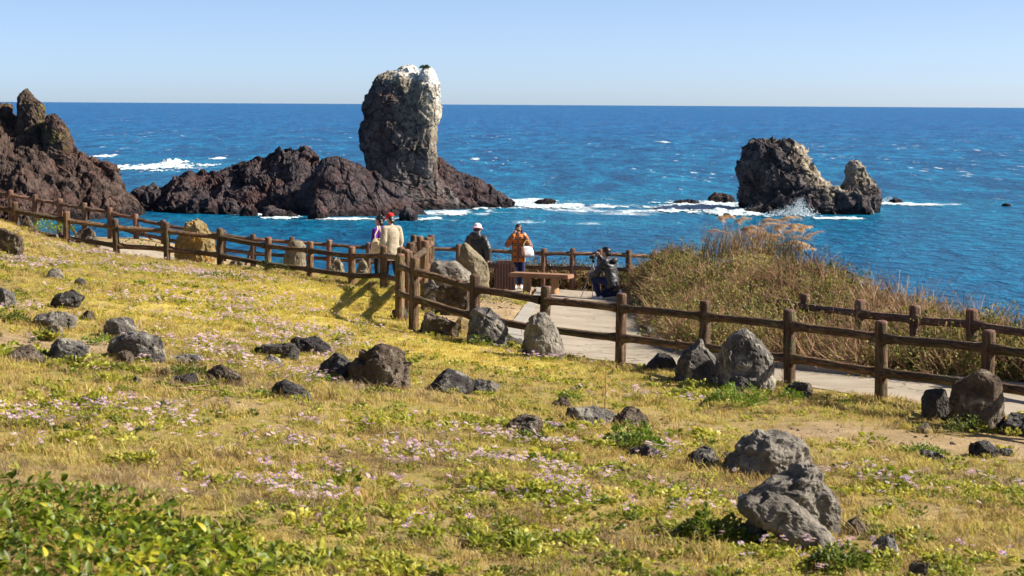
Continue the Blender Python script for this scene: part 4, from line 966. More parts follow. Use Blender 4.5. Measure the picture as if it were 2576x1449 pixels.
def blades(rg, n, spread, h, width, lean=0.5, seg=2):
    "n bent blades: each seg quads + tip"
    a = rg.uniform(0, 2 * math.pi, n); r = spread * np.sqrt(rg.uniform(0, 1, n)); B0 = np.stack([r * np.cos(a), r * np.sin(a), np.full(n, -0.01)], 1)
    d = rg.uniform(0, 2 * math.pi, n); ln = lean * rg.uniform(0.2, 1.2, n); H = h * rg.uniform(0.5, 1.25, n); W = width * rg.uniform(0.7, 1.3, n)
    side = np.stack([-np.sin(d), np.cos(d), np.zeros(n)], 1); out = np.stack([np.cos(d), np.sin(d), np.zeros(n)], 1)
    rows = []
    for k in range(seg + 1):
        t = k / (seg + 0.6); c = B0 + out * (ln * H * t * t)[:, None] + np.array([0, 0, 1.0]) * (H * t * (1 - 0.25 * ln * t))[:, None]
        w = W * (1 - 0.55 * t); rows += [c - side * w[:, None] / 2, c + side * w[:, None] / 2]
    tip = B0 + out * (ln * H)[:, None] + np.array([0, 0, 1.0]) * (H * (1 - 0.3 * ln))[:, None]
    V = np.stack(rows + [tip], 1).reshape(-1, 3); m_ = 2 * (seg + 1) + 1; b = (np.arange(n) * m_)[:, None]
    F = []
    for k in range(seg): F += [b + np.array([[2 * k, 2 * k + 1, 2 * k + 3]]), b + np.array([[2 * k, 2 * k + 3, 2 * k + 2]])]
    F.append(b + np.array([[2 * seg, 2 * seg + 1, 2 * seg + 2]]))
    return V, np.concatenate(F)
M['straw'] = foliage_mat('straw_grass', [(0.21, 0.135, 0.05), (0.53, 0.365, 0.13), (0.69, 0.52, 0.20), (0.46, 0.42, 0.08)], 0.42, 0.65, 0.2, scale=1.1)
M['lawn'] = foliage_mat('lawn_grass', [(0.44, 0.31, 0.07), (0.67, 0.48, 0.09), (0.60, 0.49, 0.09), (0.43, 0.41, 0.065)], 0.42, 0.6, 0.2, scale=0.8)
M['green'] = foliage_mat('green_weed', [(0.10, 0.13, 0.015), (0.25, 0.28, 0.03), (0.42, 0.42, 0.05), (0.55, 0.49, 0.08)], 0.42, 0.45, 0.35, scale=2.0)
M['brown'] = foliage_mat('dead_grass', [(0.17, 0.11, 0.055), (0.32, 0.225, 0.125), (0.44, 0.34, 0.20)], 0.3, 0.8, 0.1, scale=2.0)
M['petal'] = foliage_mat('petals', [(0.56, 0.36, 0.66), (0.70, 0.52, 0.76), (0.80, 0.68, 0.82)], 0.3, 0.7, 0.1)
M['yolk'] = plain('flower_centre', (0.70, 0.42, 0.04), 0.8, 0.2, 30, 0)
def msh(nm, parts, mats, idx):
    V, F = joined(parts); mi = np.concatenate([np.full(len(p[1]), i) for p, i in zip(parts, idx)])
    return mesh_np(nm, V, F, mats, False, mi)
pr_lawn, pr_straw, pr_green, pr_brown, pr_flower = [], [], [], [], []
for k in range(4):
    rg = np.random.default_rng(40 + k)
    pr_lawn.append(msh('lawn_tuft', [blades(rg, 26, 0.09, 0.042, 0.0065, 1.0, 1)], [M['lawn']], [0]))
    pr_straw.append(msh('straw_tuft', [blades(rg, 18, 0.065, 0.075, 0.006, 1.1), blades(rg, 7, 0.06, 0.05, 0.007, 0.9, 1)], [M['straw'], M['green']], [0, 1]))
    pr_brown.append(msh('dead_tuft', [blades(rg, 22, 0.08, 0.09, 0.0045, 1.4)], [M['brown']], [0]))
    n = 26; a = rg.uniform(0, 6.28, n); D = np.stack([np.cos(a), np.sin(a), rg.uniform(0.2, 1.1, n)], 1)
    C = np.stack([0.05 * np.cos(a) * rg.uniform(0, 1, n), 0.05 * np.sin(a) * rg.uniform(0, 1, n), rg.uniform(0.0, 0.05, n)], 1)
    pr_green.append(msh('weed', [leaf_quads(C, D, 0.038, rg, 0.62)], [M['green']], [0]))
for k in range(4):
    rg = np.random.default_rng(90 + k); parts = []; ids = []
    for q in range(1 + (k % 3)):
        off = np.array([rg.normal() * 0.04 * q, rg.normal() * 0.04 * q, 0]); hz = rg.uniform(0.05, 0.10); n = 11
        a = np.arange(n) * 6.283 / n + rg.uniform(0, 1); tilt = rg.normal(size=2) * 0.3 + np.array([0.1, -0.15])
        def tl(Q): Q = Q.copy(); Q[:, 2] += Q[:, 0] * tilt[0] + Q[:, 1] * tilt[1]; return Q
        r0, r1 = 0.004, 0.0185
        V = np.stack([np.c_[r0 * np.cos(a), r0 * np.sin(a), 0 * a], np.c_[0.75 * r1 * np.cos(a - .2), 0.75 * r1 * np.sin(a - .2), 0 * a + .002], np.c_[r1 * np.cos(a), r1 * np.sin(a), 0 * a - .001], np.c_[0.75 * r1 * np.cos(a + .2), 0.75 * r1 * np.sin(a + .2), 0 * a + .002]], 1).reshape(-1, 3)
        b = np.arange(n)[:, None] * 4; F = np.concatenate([b + [[0, 1, 2]], b + [[0, 2, 3]]]); parts.append((tl(V) + off + [0, 0, hz], F)); ids.append(0)
        a6 = np.arange(6) * 6.283 / 6; V = np.r_[np.c_[0.006 * np.cos(a6), 0.006 * np.sin(a6), 0 * a6], [[0, 0, 0.005]]]; parts.append((tl(V) + off + [0, 0, hz + .001], np.array([[i, (i + 1) % 6, 6] for i in range(6)]))); ids.append(1)
        V = np.array([[-.0015, 0, 0], [.0015, 0, 0], [0.0015, 0, hz], [-.0015, 0, hz]]) + off; parts.append((V, np.array([[0, 1, 2], [0, 2, 3]]))); ids.append(2)
    n = 7; a = rg.uniform(0, 6.28, n); parts.append(leaf_quads(np.stack([.02 * np.cos(a), .02 * np.sin(a), rg.uniform(0, .04, n)], 1), np.stack([np.cos(a), np.sin(a), rg.uniform(.2, .8, n)], 1), 0.035, rg, .45)); ids.append(2)
    pr_flower.append(msh('aster', parts, [M['petal'], M['yolk'], M['green']], ids))

def sample_ground(n, near, far, seed, ymin=9.0, ymax=45.0):
    "points over the slope in front of the camera; density (per square metre) eases from near to far"
    rg = np.random.default_rng(seed); Y = np.linspace(ymin, ymax, 400); dens = near * (far / near) ** np.clip((Y - 12) / 30, 0, 1)
    half = 0.262 * Y + 2.8; w = dens * 2 * half; cdf = np.cumsum(w); tot = cdf[-1] * (Y[1] - Y[0]); n = int(tot) if n is None else n
    y = np.interp(rg.uniform(0, cdf[-1], n), cdf, Y); x = rg.uniform(-1, 1, n) * (0.262 * y + 2.8)
    return x, y, rg
def clear_of(x, y, rockf=0.82, pathd=-0.02):
    keep = np.ones(len(x), bool)
    for (fx, fy, rx, ry) in FOOT: keep &= ((x - fx) / (rx * rockf)) ** 2 + ((y - fy) / (ry * rockf)) ** 2 > 1
    m = (x > -1.5) & (x < 14) & (y > 17) & (y < 50); pd = np.full(len(x), 9.0)
    pd[m] = path_dist(x[m], y[m]); keep &= pd > pathd
    return keep & ~((y > 44.9))
def right_of_path(x, y):
    "beyond the seaward kerb"
    best = np.full(len(x), 1e9); s = np.zeros(len(x))
    for k in range(0, NP_, 2):
        d = (x - PR[k, 0]) ** 2 + (y - PR[k, 1]) ** 2; m = d < best; ax = PR[k] - PL[k]; ax = ax / np.linalg.norm(ax)
        s = np.where(m, (x - PR[k, 0]) * ax[0] + (y - PR[k, 1]) * ax[1], s); best = np.where(m, d, best)
    return s, np.sqrt(best)
def place(x, y, rg, lift=0.0, tilt=0.15):
    P = np.stack([x, y, gz(x, y) + lift], 1); R = np.stack([rg.normal(size=len(x)) * tilt, rg.normal(size=len(x)) * tilt, rg.uniform(0, 6.283, len(x))], 1); return P, R
def zones(x, y, L):
    f = np.zeros(len(x))
    for (px, py, rx, ry, a) in L:
        c = gp(px, py); f = np.maximum(f, a * np.exp(-((x - c.x) / rx) ** 2 - ((y - c.y) / ry) ** 2))
    return f
BROWNZ = [(150, 1200, 1.0, 0.9, .9), (600, 1260, .9, .7, .9), (1000, 1330, .7, .5, .8), (1450, 1200, 1.2, .7, .5), (900, 1180, 1.2, .6, .5), (1650, 1210, .7, .6, .5), (560, 960, 1.5, 1.0, .4), (900, 975, .8, .8, .6), (2300, 1200, 1.0, 1.0, .35), (2200, 1090, .7, .5, .6)]
GREENZ = [(1000, 1425, 1.6, .55, 1.5), (1500, 1410, 1.6, .7, 1.5), (1850, 1370, .8, .7, 1.4), (2050, 1440, 1.0, .5, 1.4), (2350, 1250, 1.2, 1.4, .7), (700, 1120, 1.4, 1.0, .55), (1400, 1280, 1.3, .7, .6), (200, 960, 1.0, 1.2, .5), (420, 760, 1.5, 4, .45), (1700, 960, 1.3, 1.0, .6), (1600, 1000, 1.5, 1, .5), (100, 1020, 1.0, .8, .5), (1100, 1130, 1.2, .7, .4), (60, 680, 1.2, 4, .45)]
# lawn turf
x, y, rg = sample_ground(None, 60, 85, 1); d, l = soil_masks(x, y); k = clear_of(x, y) & (rg.uniform(0, 1, len(x)) < np.clip(l * 1.1 + 0.10, 0, 1) * np.clip(1.15 - d * 1.3, 0, 1))
s_, dk = right_of_path(x, y); k &= ~((s_ > 0) & (y > 22)); x, y = x[k], y[k]; P, R = place(x, y, rg)
scatter('lawn_grass', P, R, rg.uniform(0.7, 1.3, len(x)), rg.integers(0, 4, len(x)), pr_lawn, 'short yellow lawn grass', 'grass')
# straw and weeds
x, y, rg = sample_ground(None, 135, 50, 2); d, l = soil_masks(x, y); br = zones(x, y, BROWNZ) + 0.55 * n2(x, y, 1.2, 3, 61); gr = 0.6 * zones(x, y, GREENZ) + 0.7 * n2(x, y, 0.9, 3, 62)
k = clear_of(x, y) & (rg.uniform(0, 1, len(x)) < np.clip(1.1 - l * 0.85, 0, 1) * np.clip(1.0 - d * 1.25, 0.01, 1)); s_, dk = right_of_path(x, y); k &= ~((s_ > 0) & (y > 22))
x, y, br, gr = x[k], y[k], br[k], gr[k]; u = rg.uniform(0, 1, len(x))
kind = np.where(u < np.clip(br * 1.1, 0, .85), 2, np.where(u > 1 - np.clip(gr + 0.02, 0.03, .75), 1, 0))
xr, yr = [], []
for (fx, fy, rx, ry) in FOOT:
    if fy > 44: continue
    n_ = int(48 * (rx + ry)); a_ = rg.uniform(0, 6.283, n_); f_ = rg.uniform(0.72, 1.12, n_); xr.append(fx + np.cos(a_) * rx * f_); yr.append(fy + np.sin(a_) * ry * f_)
xr = np.concatenate(xr); yr = np.concatenate(yr); mk = clear_of(xr, yr, 0.1, 0.0); xr, yr = xr[mk], yr[mk]
x = np.r_[x, xr]; y = np.r_[y, yr]; kind = np.r_[kind, np.where(rg.uniform(0, 1, len(xr)) < .3, 1, np.where(rg.uniform(0, 1, len(xr)) < .3, 2, 0))]
for kk, nm, pro, lab in ((0, 'straw_grass', pr_straw, 'straw-coloured rough grass on the slope'), (1, 'green_weeds', pr_green, 'low green leafy weeds in the grass'), (2, 'dead_grass', pr_brown, 'brown dead grass in the foreground')):
    q = kind == kk; P, R = place(x[q], y[q], rg); scatter(nm, P, R, rg.uniform(0.6, 1.35, q.sum()) * (1 + 0.9 * np.clip(n2(x[q], y[q], 1.7, 3, 66 + kk), -.4, .7)) * 0.88, rg.integers(0, 4, q.sum()), pro, lab, 'grass' if kk != 1 else 'weeds')
# asters
FLZ = [(420, 690, 1.6, 2.5, 1.0), (560, 770, 1.3, 3.5, .9), (700, 850, 1.0, 2.2, .9), (560, 880, 1.0, 2, .9), (80, 665, .8, 2, 1.1), (240, 640, 1.4, 1.5, 1.0), (60, 790, .5, 1, .8), (780, 670, 1.6, .8, .7), (950, 690, .8, .7, 1.2), (640, 930, 1.2, 1, .8), (860, 950, .5, .6, .8),
       (1200, 1190, 1.2, .8, 1.2), (1000, 1180, 1, .7, .9), (600, 1080, 1.2, .6, .8), (350, 1090, .8, .6, .6), (760, 1290, .6, .35, .8), (1450, 1130, 1, .6, .8), (850, 1140, .8, .6, .9), (700, 1250, .6, .4, .6), (1250, 1260, .8, .5, .8), (1550, 1260, .8, .5, .8), (80, 1080, .6, .6, .6), (1400, 910, .5, .25, 1.3), (1280, 880, .35, .25, 1), (1700, 960, .9, .5, .5), (1640, 1010, .8, .4, .5), (2250, 1220, .9, .6, .6), (2150, 1190, .5, .5, .5), (2150, 1400, .4, .3, .8), (1960, 1400, .5, .4, .5), (2480, 1060, .3, .4, .6), (1870, 1180, .6, .4, .4), (2450, 1230, .6, .6, .4)]
x, y, rg = sample_ground(110000, 60, 40, 3, ymax=44.0); f = zones(x, y, FLZ); c1 = n2(x, y, 2.3, 3, 71); dn = f * np.clip(0.3 + 1.9 * c1, 0.03, 1.2)
k = clear_of(x, y, 0.95, 0.02) & (rg.uniform(0, 1, len(x)) < dn * 0.85); x, y = x[k], y[k]; P, R = place(x, y, rg, 0.0, 0.2)
scatter('asters', P, R, rg.uniform(0.9, 1.4, len(x)), rg.integers(0, 4, len(x)), pr_flower, 'pale lilac asters scattered over the slope', 'flowers')
NFL = len(x)
# lava pebbles on bare earth
x, y, rg = sample_ground(16000, 40, 40, 4, ymax=40); d, l = soil_masks(x, y); k = clear_of(x, y, 1.0, 0.05) & (rg.uniform(0, 1, len(x)) < 0.03 + 0.42 * d); x, y = x[k], y[k]
pr_peb = []
for q in range(4):
    V, F = ico(2); V = V * (1 + 0.35 * fbm(V * 1.4 + q * 7, 3, 700 + q))[:, None] * np.array([1, .8, .6]); pr_peb.append(mesh_np('pebble', V, F, [M['lava_brown'] if q else M['lava_dark']], False))
P, R = place(x, y, rg, 0.0, 0.5); scatter('pebbles', P, R, 0.008 + 0.028 * rg.uniform(0, 1, len(x)) ** 3.5, rg.integers(0, 4, len(x)), pr_peb, 'dark lava pebbles strewn over bare earth', 'pebbles')

# ---- leafy clumps, each its own plant
M['clump_bright'] = foliage_mat('clump_bright', [(0.07, 0.13, 0.012), (0.16, 0.25, 0.02), (0.28, 0.34, 0.035)], 0.35, 0.4, 0.4, per=40.0, scale=6)
M['clump_dark'] = foliage_mat('clump_dark', [(0.05, 0.075, 0.010), (0.12, 0.165, 0.02), (0.25, 0.27, 0.035)], 0.4, 0.4, 0.4, per=40.0, scale=6)
M['stem'] = plain('plant_stem', (0.13, 0.09, 0.045), 0.8, 0.3, 12, 0.2)
def tube(pts, r0, r1, n=5):
    pts = np.asarray(pts, float); m_ = len(pts); rows = []
    for i in range(m_):
        t = pts[min(i + 1, m_ - 1)] - pts[max(i - 1, 0)]; t = t / (np.linalg.norm(t) + 1e-9); s = np.cross(t, [0.3, 0.9, 0.2]); s /= np.linalg.norm(s) + 1e-9; u = np.cross(t, s); r = r0 + (r1 - r0) * i / (m_ - 1)
        a = np.arange(n) * 6.283 / n; rows.append(pts[i] + r * (np.cos(a)[:, None] * s + np.sin(a)[:, None] * u))
    return np.concatenate(rows), grid_faces(m_, n, True)
def tri(F): return np.concatenate([F[:, [0, 1, 2]], F[:, [0, 2, 3]]]) if F.shape[1] == 4 else F
def clump(px, py, wpx, hpx, leaf, n, mat, label, seed, Y=None, name='leafy_plant'):
    g = gp(px, py) if Y is None else wp(px, py, Y); s = mpp(g.y); w = wpx * s; h = hpx * s; rg = np.random.default_rng(seed)
    root = tag(empty(name, (g.x, g.y + w * 0.15, g.z)), label, 'plant')
    a = rg.uniform(0, 6.283, n); r = np.sqrt(rg.uniform(0, 1, n)); top = h * np.sqrt(np.clip(1 - r ** 2 * 0.9, 0.03, 1)) * (0.8 + 0.3 * np.sin(a * 3 + seed))
    C = np.stack([w / 2 * r * np.cos(a), w * 0.36 * r * np.sin(a), top * rg.uniform(0.25, 1.0, n) ** 0.6], 1)
    C[:, 2] += gz(C[:, 0] + root.location.x, C[:, 1] + root.location.y) - root.location.z if Y is None else 0
    D = np.stack([np.cos(a) * r, np.sin(a) * r, rg.uniform(0.1, 1.0, n)], 1) + rg.normal(size=(n, 3)) * 0.35
    V, F = leaf_quads(C, D, leaf, rg, 0.65); o = link('leaves', mesh_np('leaves', V, F, [mat], False), root); o['kind'] = 'stuff'
    parts = []
    for k in range(7):
        e = C[rg.integers(0, n)]; parts.append(tube([[e[0] * .3, e[1] * .3, -0.05], [e[0] * .7, e[1] * .7, e[2] * .6], e], 0.004, 0.002))
    V, F = joined(parts); link('stems', mesh_np('stems', V, F, [M['stem']]), root)
    return root
CB, CD = M['clump_bright'], M['clump_dark']
for k, a in enumerate([
    (1852, 1028, 165, 62, .035, 900, CB, 'bright green round clump below the biggest fence boulder'), (1990, 1010, 70, 35, .03, 220, CB, 'small green clump beside the jagged lava lump'),
    (2330, 1150, 120, 32, .03, 420, CB, 'vivid green tuft on the bare earth at right'), (1600, 1135, 150, 70, .04, 620, CB, 'green weeds spilling over the porous brown rock'),
    (1435, 1012, 60, 30, .03, 220, CB, 'green tuft left of the crumbly brown stone'), (1205, 870, 80, 24, .03, 260, CB, 'green weeds at the foot of the grey angular block'),
    (1335, 1115, 90, 26, .03, 260, CD, 'clover patch under the brown porous stone'), (470, 955, 130, 40, .035, 420, CD, 'dark green weeds right of the pale yellow stone'),
    (250, 870, 90, 28, .03, 260, CB, 'green weeds left of the big slate-grey boulder'), (30, 815, 90, 38, .035, 320, CD, 'dark green weeds at the left picture edge'),
    (1252, 765, 100, 26, .03, 320, CD, 'green weeds on the bare earth beside the path'), (560, 705, 140, 30, .04, 320, CD, 'green plants below the fence left of the lawn'),
    (1030, 948, 60, 24, .03, 200, CB, 'bright green tuft right of the big brown lava boulder'), (1790, 1365, 180, 80, .04, 700, CD, 'dark leafy plant left of the long pale slab'),
    (1000, 702, 90, 26, .035, 320, CD, 'dark green plants at the couple\'s fence'), (690, 690, 120, 34, .035, 300, CD, 'leafy weeds under the fence right of the yellow boulder'),
    (2440, 1095, 120, 50, .03, 320, CD, 'dark green weeds under the round brown boulder'), (800, 960, 60, 22, .03, 160, CB, 'green weeds under the dark angular rock'),
    (660, 1000, 60, 20, .03, 140, CB, 'green tuft left of the domed dark rock'), (2110, 1440, 160, 70, .04, 420, CD, 'leafy plant below the long pale slab')]):
    clump(*a[:5], a[5], a[6], a[7], 800 + k)
for k, (px, py, w, h, Y, lab) in enumerate([(118, 590, 130, 42, 48.6, 'bright green bush by the cliff fence at far left'), (345, 640, 170, 36, 48.5, 'low scrub by the cliff fence left of the yellow boulder'), (720, 690, 170, 30, 48.5, 'low scrub between the fences behind the upright tan stone')]):
    clump(px, py, w, h, .055, 420, M['clump_bright'] if k == 0 else M['clump_dark'], lab, 850 + k, Y, 'bush')

# ---- big-leaved shrub in the near left corner: the largest leaves are parts
M['big_leaf'] = foliage_mat('big_leaf', [(0.07, 0.11, 0.008), (0.20, 0.26, 0.014), (0.40, 0.42, 0.03), (0.56, 0.48, 0.045)], 0.42, 0.45, 0.35, scale=5)
def big_leaf(seed):
    rg = np.random.default_rng(seed); n = 6; t = np.linspace(0, 1, n + 1); w = np.sin(t * math.pi) ** 0.7 * 0.30 * (1 - 0.25 * t); bend = rg.uniform(.1, .35)
    L = np.c_[t, w, 0.10 * w / .3 - bend * t ** 2]; Rr = L * [1, -1, 1]; C = np.c_[t, 0 * t, -bend * t ** 2]
    V = np.concatenate([L, C, Rr]); k = n + 1; F = []
    for i in range(n): F += [(i, i + k, i + k + 1, i + 1), (i + k, i + 2 * k, i + 2 * k + 1, i + k + 1)]
    return V, np.array(F)
leafm = [mesh_np('leaf', *big_leaf(q), [M['big_leaf']]) for q in range(5)]
NLF = 2800
rg = np.random.default_rng(77); c0 = gp(200, 1440); shrub = tag(empty('leafy_shrub', c0), 'glossy yellow-green big-leaved shrub filling the lower left corner', 'shrub')
outline = [(-120, 1250), (0, 1262), (130, 1262), (260, 1292), (400, 1330), (560, 1392), (650, 1440), (690, NLF), (690, 1640), (-120, 1640)]
oy = lambda X_: np.interp(X_, [p[0] for p in outline[:7]], [p[1] for p in outline[:7]])
pts = []
while len(pts) < NLF:
    px = rg.uniform(-160, 690); py = rg.uniform(1250, 1600)
    if py > oy(px) + rg.normal() * 8: pts.append(gp(px, py))
pts = np.array([p[:] for p in pts]); edge = np.array([1.0] * len(pts))
hgt = 0.22 * (0.55 + 0.9 * np.abs(n2(pts[:, 0], pts[:, 1], 3.0, 2, 17)))
C = pts + np.stack([rg.normal(size=NLF) * .02, rg.normal(size=NLF) * .02, hgt * rg.uniform(0.15, 1.05, NLF) ** 0.5], 1)
az = rg.uniform(0, 6.283, NLF); el = rg.uniform(-0.3, 1.25, NLF); sz = rg.uniform(0.038, 0.072, NLF)
order = np.argsort(-(C[:, 2] - pts[:, 2]) / 0.2 - sz * 8 + C[:, 1] * 0.25)
Vs_, Fs_, nn = [], [], 0
for r_, i in enumerate(order):
    q = Quaternion((0, 0, 1), az[i]) @ Quaternion((0, 1, 0), -el[i]) @ Quaternion((1, 0, 0), rg.normal() * 0.5)
    if r_ < 300:
        o = link('leaf', leafm[i % 5], shrub, Vector(C[i]) - shrub.location); o.rotation_mode = 'QUATERNION'; o.rotation_quaternion = q; o.scale = (sz[i],) * 3
    else:
        V, F = big_leaf(i % 5); Vs_.append((V * sz[i]) @ np.array(q.to_matrix()).T + C[i] - np.array(shrub.location)); Fs_.append(F + nn); nn += len(V)
o = link('leaves', mesh_np('leaves', np.concatenate(Vs_), np.concatenate(Fs_), [M['big_leaf']]), shrub); o['kind'] = 'stuff'
parts = []
for k in range(60):
    p = C[rg.integers(0, NLF)] - np.array(shrub.location); parts.append(tube([p * [1, 1, 1] - [rg.normal() * .05, rg.normal() * .05, .28], p - [0, 0, .08], p], .006, .003))
V, F = joined(parts); link('stems', mesh_np('stems', V, F, [M['stem']]), shrub)

# ---- thicket right of the path, hedge by the cliff fence
M['twig'] = foliage_mat('twig', [(0.11, 0.055, 0.032), (0.30, 0.175, 0.095), (0.54, 0.37, 0.22)], 0.05, 0.85, 0.1, scale=1.0)
M['thicket_leaf'] = foliage_mat('thicket_leaf', [(0.05, 0.065, 0.012), (0.13, 0.15, 0.025), (0.27, 0.26, 0.05), (0.42, 0.30, 0.10)], 0.4, 0.5, 0.3, scale=0.9)
M['hedge_leaf'] = foliage_mat('hedge_leaf', [(0.035, 0.05, 0.012), (0.10, 0.115, 0.022), (0.19, 0.17, 0.035), (0.20, 0.10, 0.035)], 0.3, 0.45, 0.35, scale=2.5)
def twigs(seed, ntw, nlf, leafmat, size=0.5, leaf=0.035):
    rg = np.random.default_rng(seed); parts = []; ids = []; tips = []
    for k in range(ntw):
        a = rg.uniform(0, 6.283); e = rg.uniform(-0.1, 1.25); L = size * rg.uniform(0.4, 1.0); b0 = rg.normal(size=3) * size * np.array([.22, .22, .08])
        d = np.array([math.cos(a) * math.cos(e), math.sin(a) * math.cos(e), math.sin(e)]); p1 = b0 + d * L * .5 + rg.normal(size=3) * .05; p2 = p1 + (d + rg.normal(size=3) * .45) * L * .5
        V, F = tube([b0, p1, p2], rg.uniform(.003, .008), .002, 3); parts.append((V, tri(F))); ids.append(0); tips += [p1, p2]
        if rg.uniform() < .6: p3 = p1 + (d + rg.normal(size=3) * .8) * L * .4; V, F = tube([p1, p3], .0025, .001, 3); parts.append((V, tri(F))); ids.append(0); tips.append(p3)
    T = np.array(tips)[rg.integers(0, len(tips), nlf)] + rg.normal(size=(nlf, 3)) * .03; D = rg.normal(size=(nlf, 3)) + [0, 0, .4]
    parts.append(leaf_quads(T, D, leaf, rg, .6)); ids.append(1)
    return msh('twig_clump', parts, [M['twig'], leafmat], ids)
pr_th = [twigs(k, 42, 26 + 12 * (k % 3), M['thicket_leaf'], .5, .032) for k in range(4)] + [twigs(20 + k, 20, 120, M['thicket_leaf'], .45, .05) for k in range(3)]
pr_hd = [twigs(40 + k, 20, 130, M['hedge_leaf'], .36, .045) for k in range(4)]
TC = [(1640, 660, 48.5), (1700, 630, 46.5), (1750, 612, 44), (1830, 600, 42), (1930, 605, 40), (2000, 645, 37.5), (2080, 660, 35), (2150, 672, 33.2), (2250, 708, 31.2), (2350, 738, 29.8), (2450, 764, 28.4), (2600, 790, 26.8), (2800, 814, 25.4), (3000, 840, 24.2),
      (1650, 735, 43), (1700, 730, 40), (1745, 765, 36), (1850, 800, 32), (1950, 835, 29.3), (2100, 852, 27.6), (2300, 872, 26.1), (2500, 902, 24.9), (2620, 915, 24), (2800, 910, 22.9), (3000, 940, 22.0)]
tc = np.array([wp(*c)[:] for c in TC]); th_ = np.clip(tc[:, 2] - gz(tc[:, 0], tc[:, 1]), 0.15, 2.2)
_ro = np.argsort(tc[:14, 0])
def thick_h(x, y):
    num = np.zeros(len(x)); den = np.full(len(x), 1e-3)
    for (cx, cy, _), h in zip(tc, th_): w = np.exp(-((x - cx) ** 2 + (y - cy) ** 2) / (2 * 1.1 ** 2)); num += w * h; den += w
    h = np.where(den > 0.02, num / den, 0)
    yr_ = np.interp(x, tc[:14, 0][_ro], tc[:14, 1][_ro]); yr_ = np.where(x < 4.3, 50, yr_)
    return (h - 0.45 * np.clip(y - yr_, 0, None)) * (1 + 0.38 * n2(x, y, 0.9, 3, 83))
rg = np.random.default_rng(55); x = rg.uniform(2.2, 10.5, 70000); y = rg.uniform(21, 50.4, 70000); s_, dk = right_of_path(x, y); h = thick_h(x, y) * np.clip(0.4 + s_ / 0.8, 0, 1)
vis = np.abs(x) < 0.262 * y + 3.4
k = (s_ > 0.10) & (h > 0.12) & vis & (_cliff(x, y) < 2.2); x, y, h = x[k][:6400], y[k][:6400], h[k][:6400]
u = rg.uniform(0, 1, len(x)) ** 0.55; hz = np.maximum(h - 0.42, 0.0) * u; P, R = place(x, y, rg, hz, 0.45)
gn = n2(x, y, 0.7, 3, 88); gi_ = np.where(gn + 0.25 * rg.normal(size=len(x)) > 0.05, rg.integers(4, 7, len(x)), rg.integers(0, 4, len(x)))
scatter('thicket', P, R, rg.uniform(0.7, 1.25, len(x)), gi_, pr_th, 'dense dry brown thicket with scattered green leaves', 'thicket')
x = np.r_[rg.uniform(-1.2, 4.2, 420), rg.uniform(-2.4, -0.4, 60)]; y = np.r_[rg.uniform(50.1, 51.0, 420), rg.uniform(50.1, 50.7, 60)]
P, R = place(x, y, rg, 0, .3); P[:, 2] = ground_smooth(x, y) + rg.uniform(-0.05, 0.36, len(x)); scatter('hedge', P, R, rg.uniform(.7, 1.15, len(x)), rg.integers(0, 4, len(x)), pr_hd, 'low green and russet hedge behind the cliff fence', 'hedge')

# ---- silver grass with plumes
M['sg_blade'] = foliage_mat('silver_grass_blade', [(0.10, 0.10, 0.02), (0.24, 0.14, 0.05), (0.33, 0.19, 0.08), (0.40, 0.28, 0.13)], 0.3, 0.5, 0.3, scale=3)
M['sg_plume'] = foliage_mat('silver_grass_plume', [(0.55, 0.34, 0.17), (0.70, 0.47, 0.26), (0.80, 0.60, 0.38)], 0.5, 0.8, 0.1, scale=3)
def plume_mesh(seed):
    rg = np.random.default_rng(seed); parts = []; L = 0.40
    ax = [np.array([t * L * (0.35 + 0.65 * t), 0, L * (0.55 * t - 0.42 * t * t)]) for t in np.linspace(0, 1, 7)]
    V, F = tube(ax, .003, .001, 3); parts.append((V, tri(F)))
    for k in range(110):
        t = rg.uniform(0.02, 1); i = min(5, int(t * 6)); p = ax[i] + (ax[i + 1] - ax[i]) * (t * 6 - i); l = L * rg.uniform(.3, .55) * (1.1 - .6 * t)
        d = np.array([0.9, rg.normal() * .28, -0.25 + rg.normal() * .25]); q1 = p + d * l * .55 + [0, 0, .012]; q2 = p + d * l - [0, 0, .05 * l / .1 * .3]; s = np.array([0, 1, .6]) * .005
        V = np.array([p - s * .5, p + s * .5, q1 - s, q1 + s, q2]); parts.append((V, np.array([[0, 1, 3], [0, 3, 2], [2, 3, 4]])))
    V, F = joined(parts); return mesh_np('plume', V, F, [M['sg_plume']], False)
plm = [plume_mesh(k) for k in range(4)]
PLUMES = [(1934, 554), (1980, 552), (2003, 566), (2026, 578), (1928, 568), (1964, 576), (1991, 584), (2011, 595), (2001, 607), (2041, 603), (2018, 624), (1884, 576), (1914, 601), (1799, 580), (1824, 548), (1868, 556), (1909, 624), (1976, 616), (1961, 591), (1945, 600), (1895, 592)]
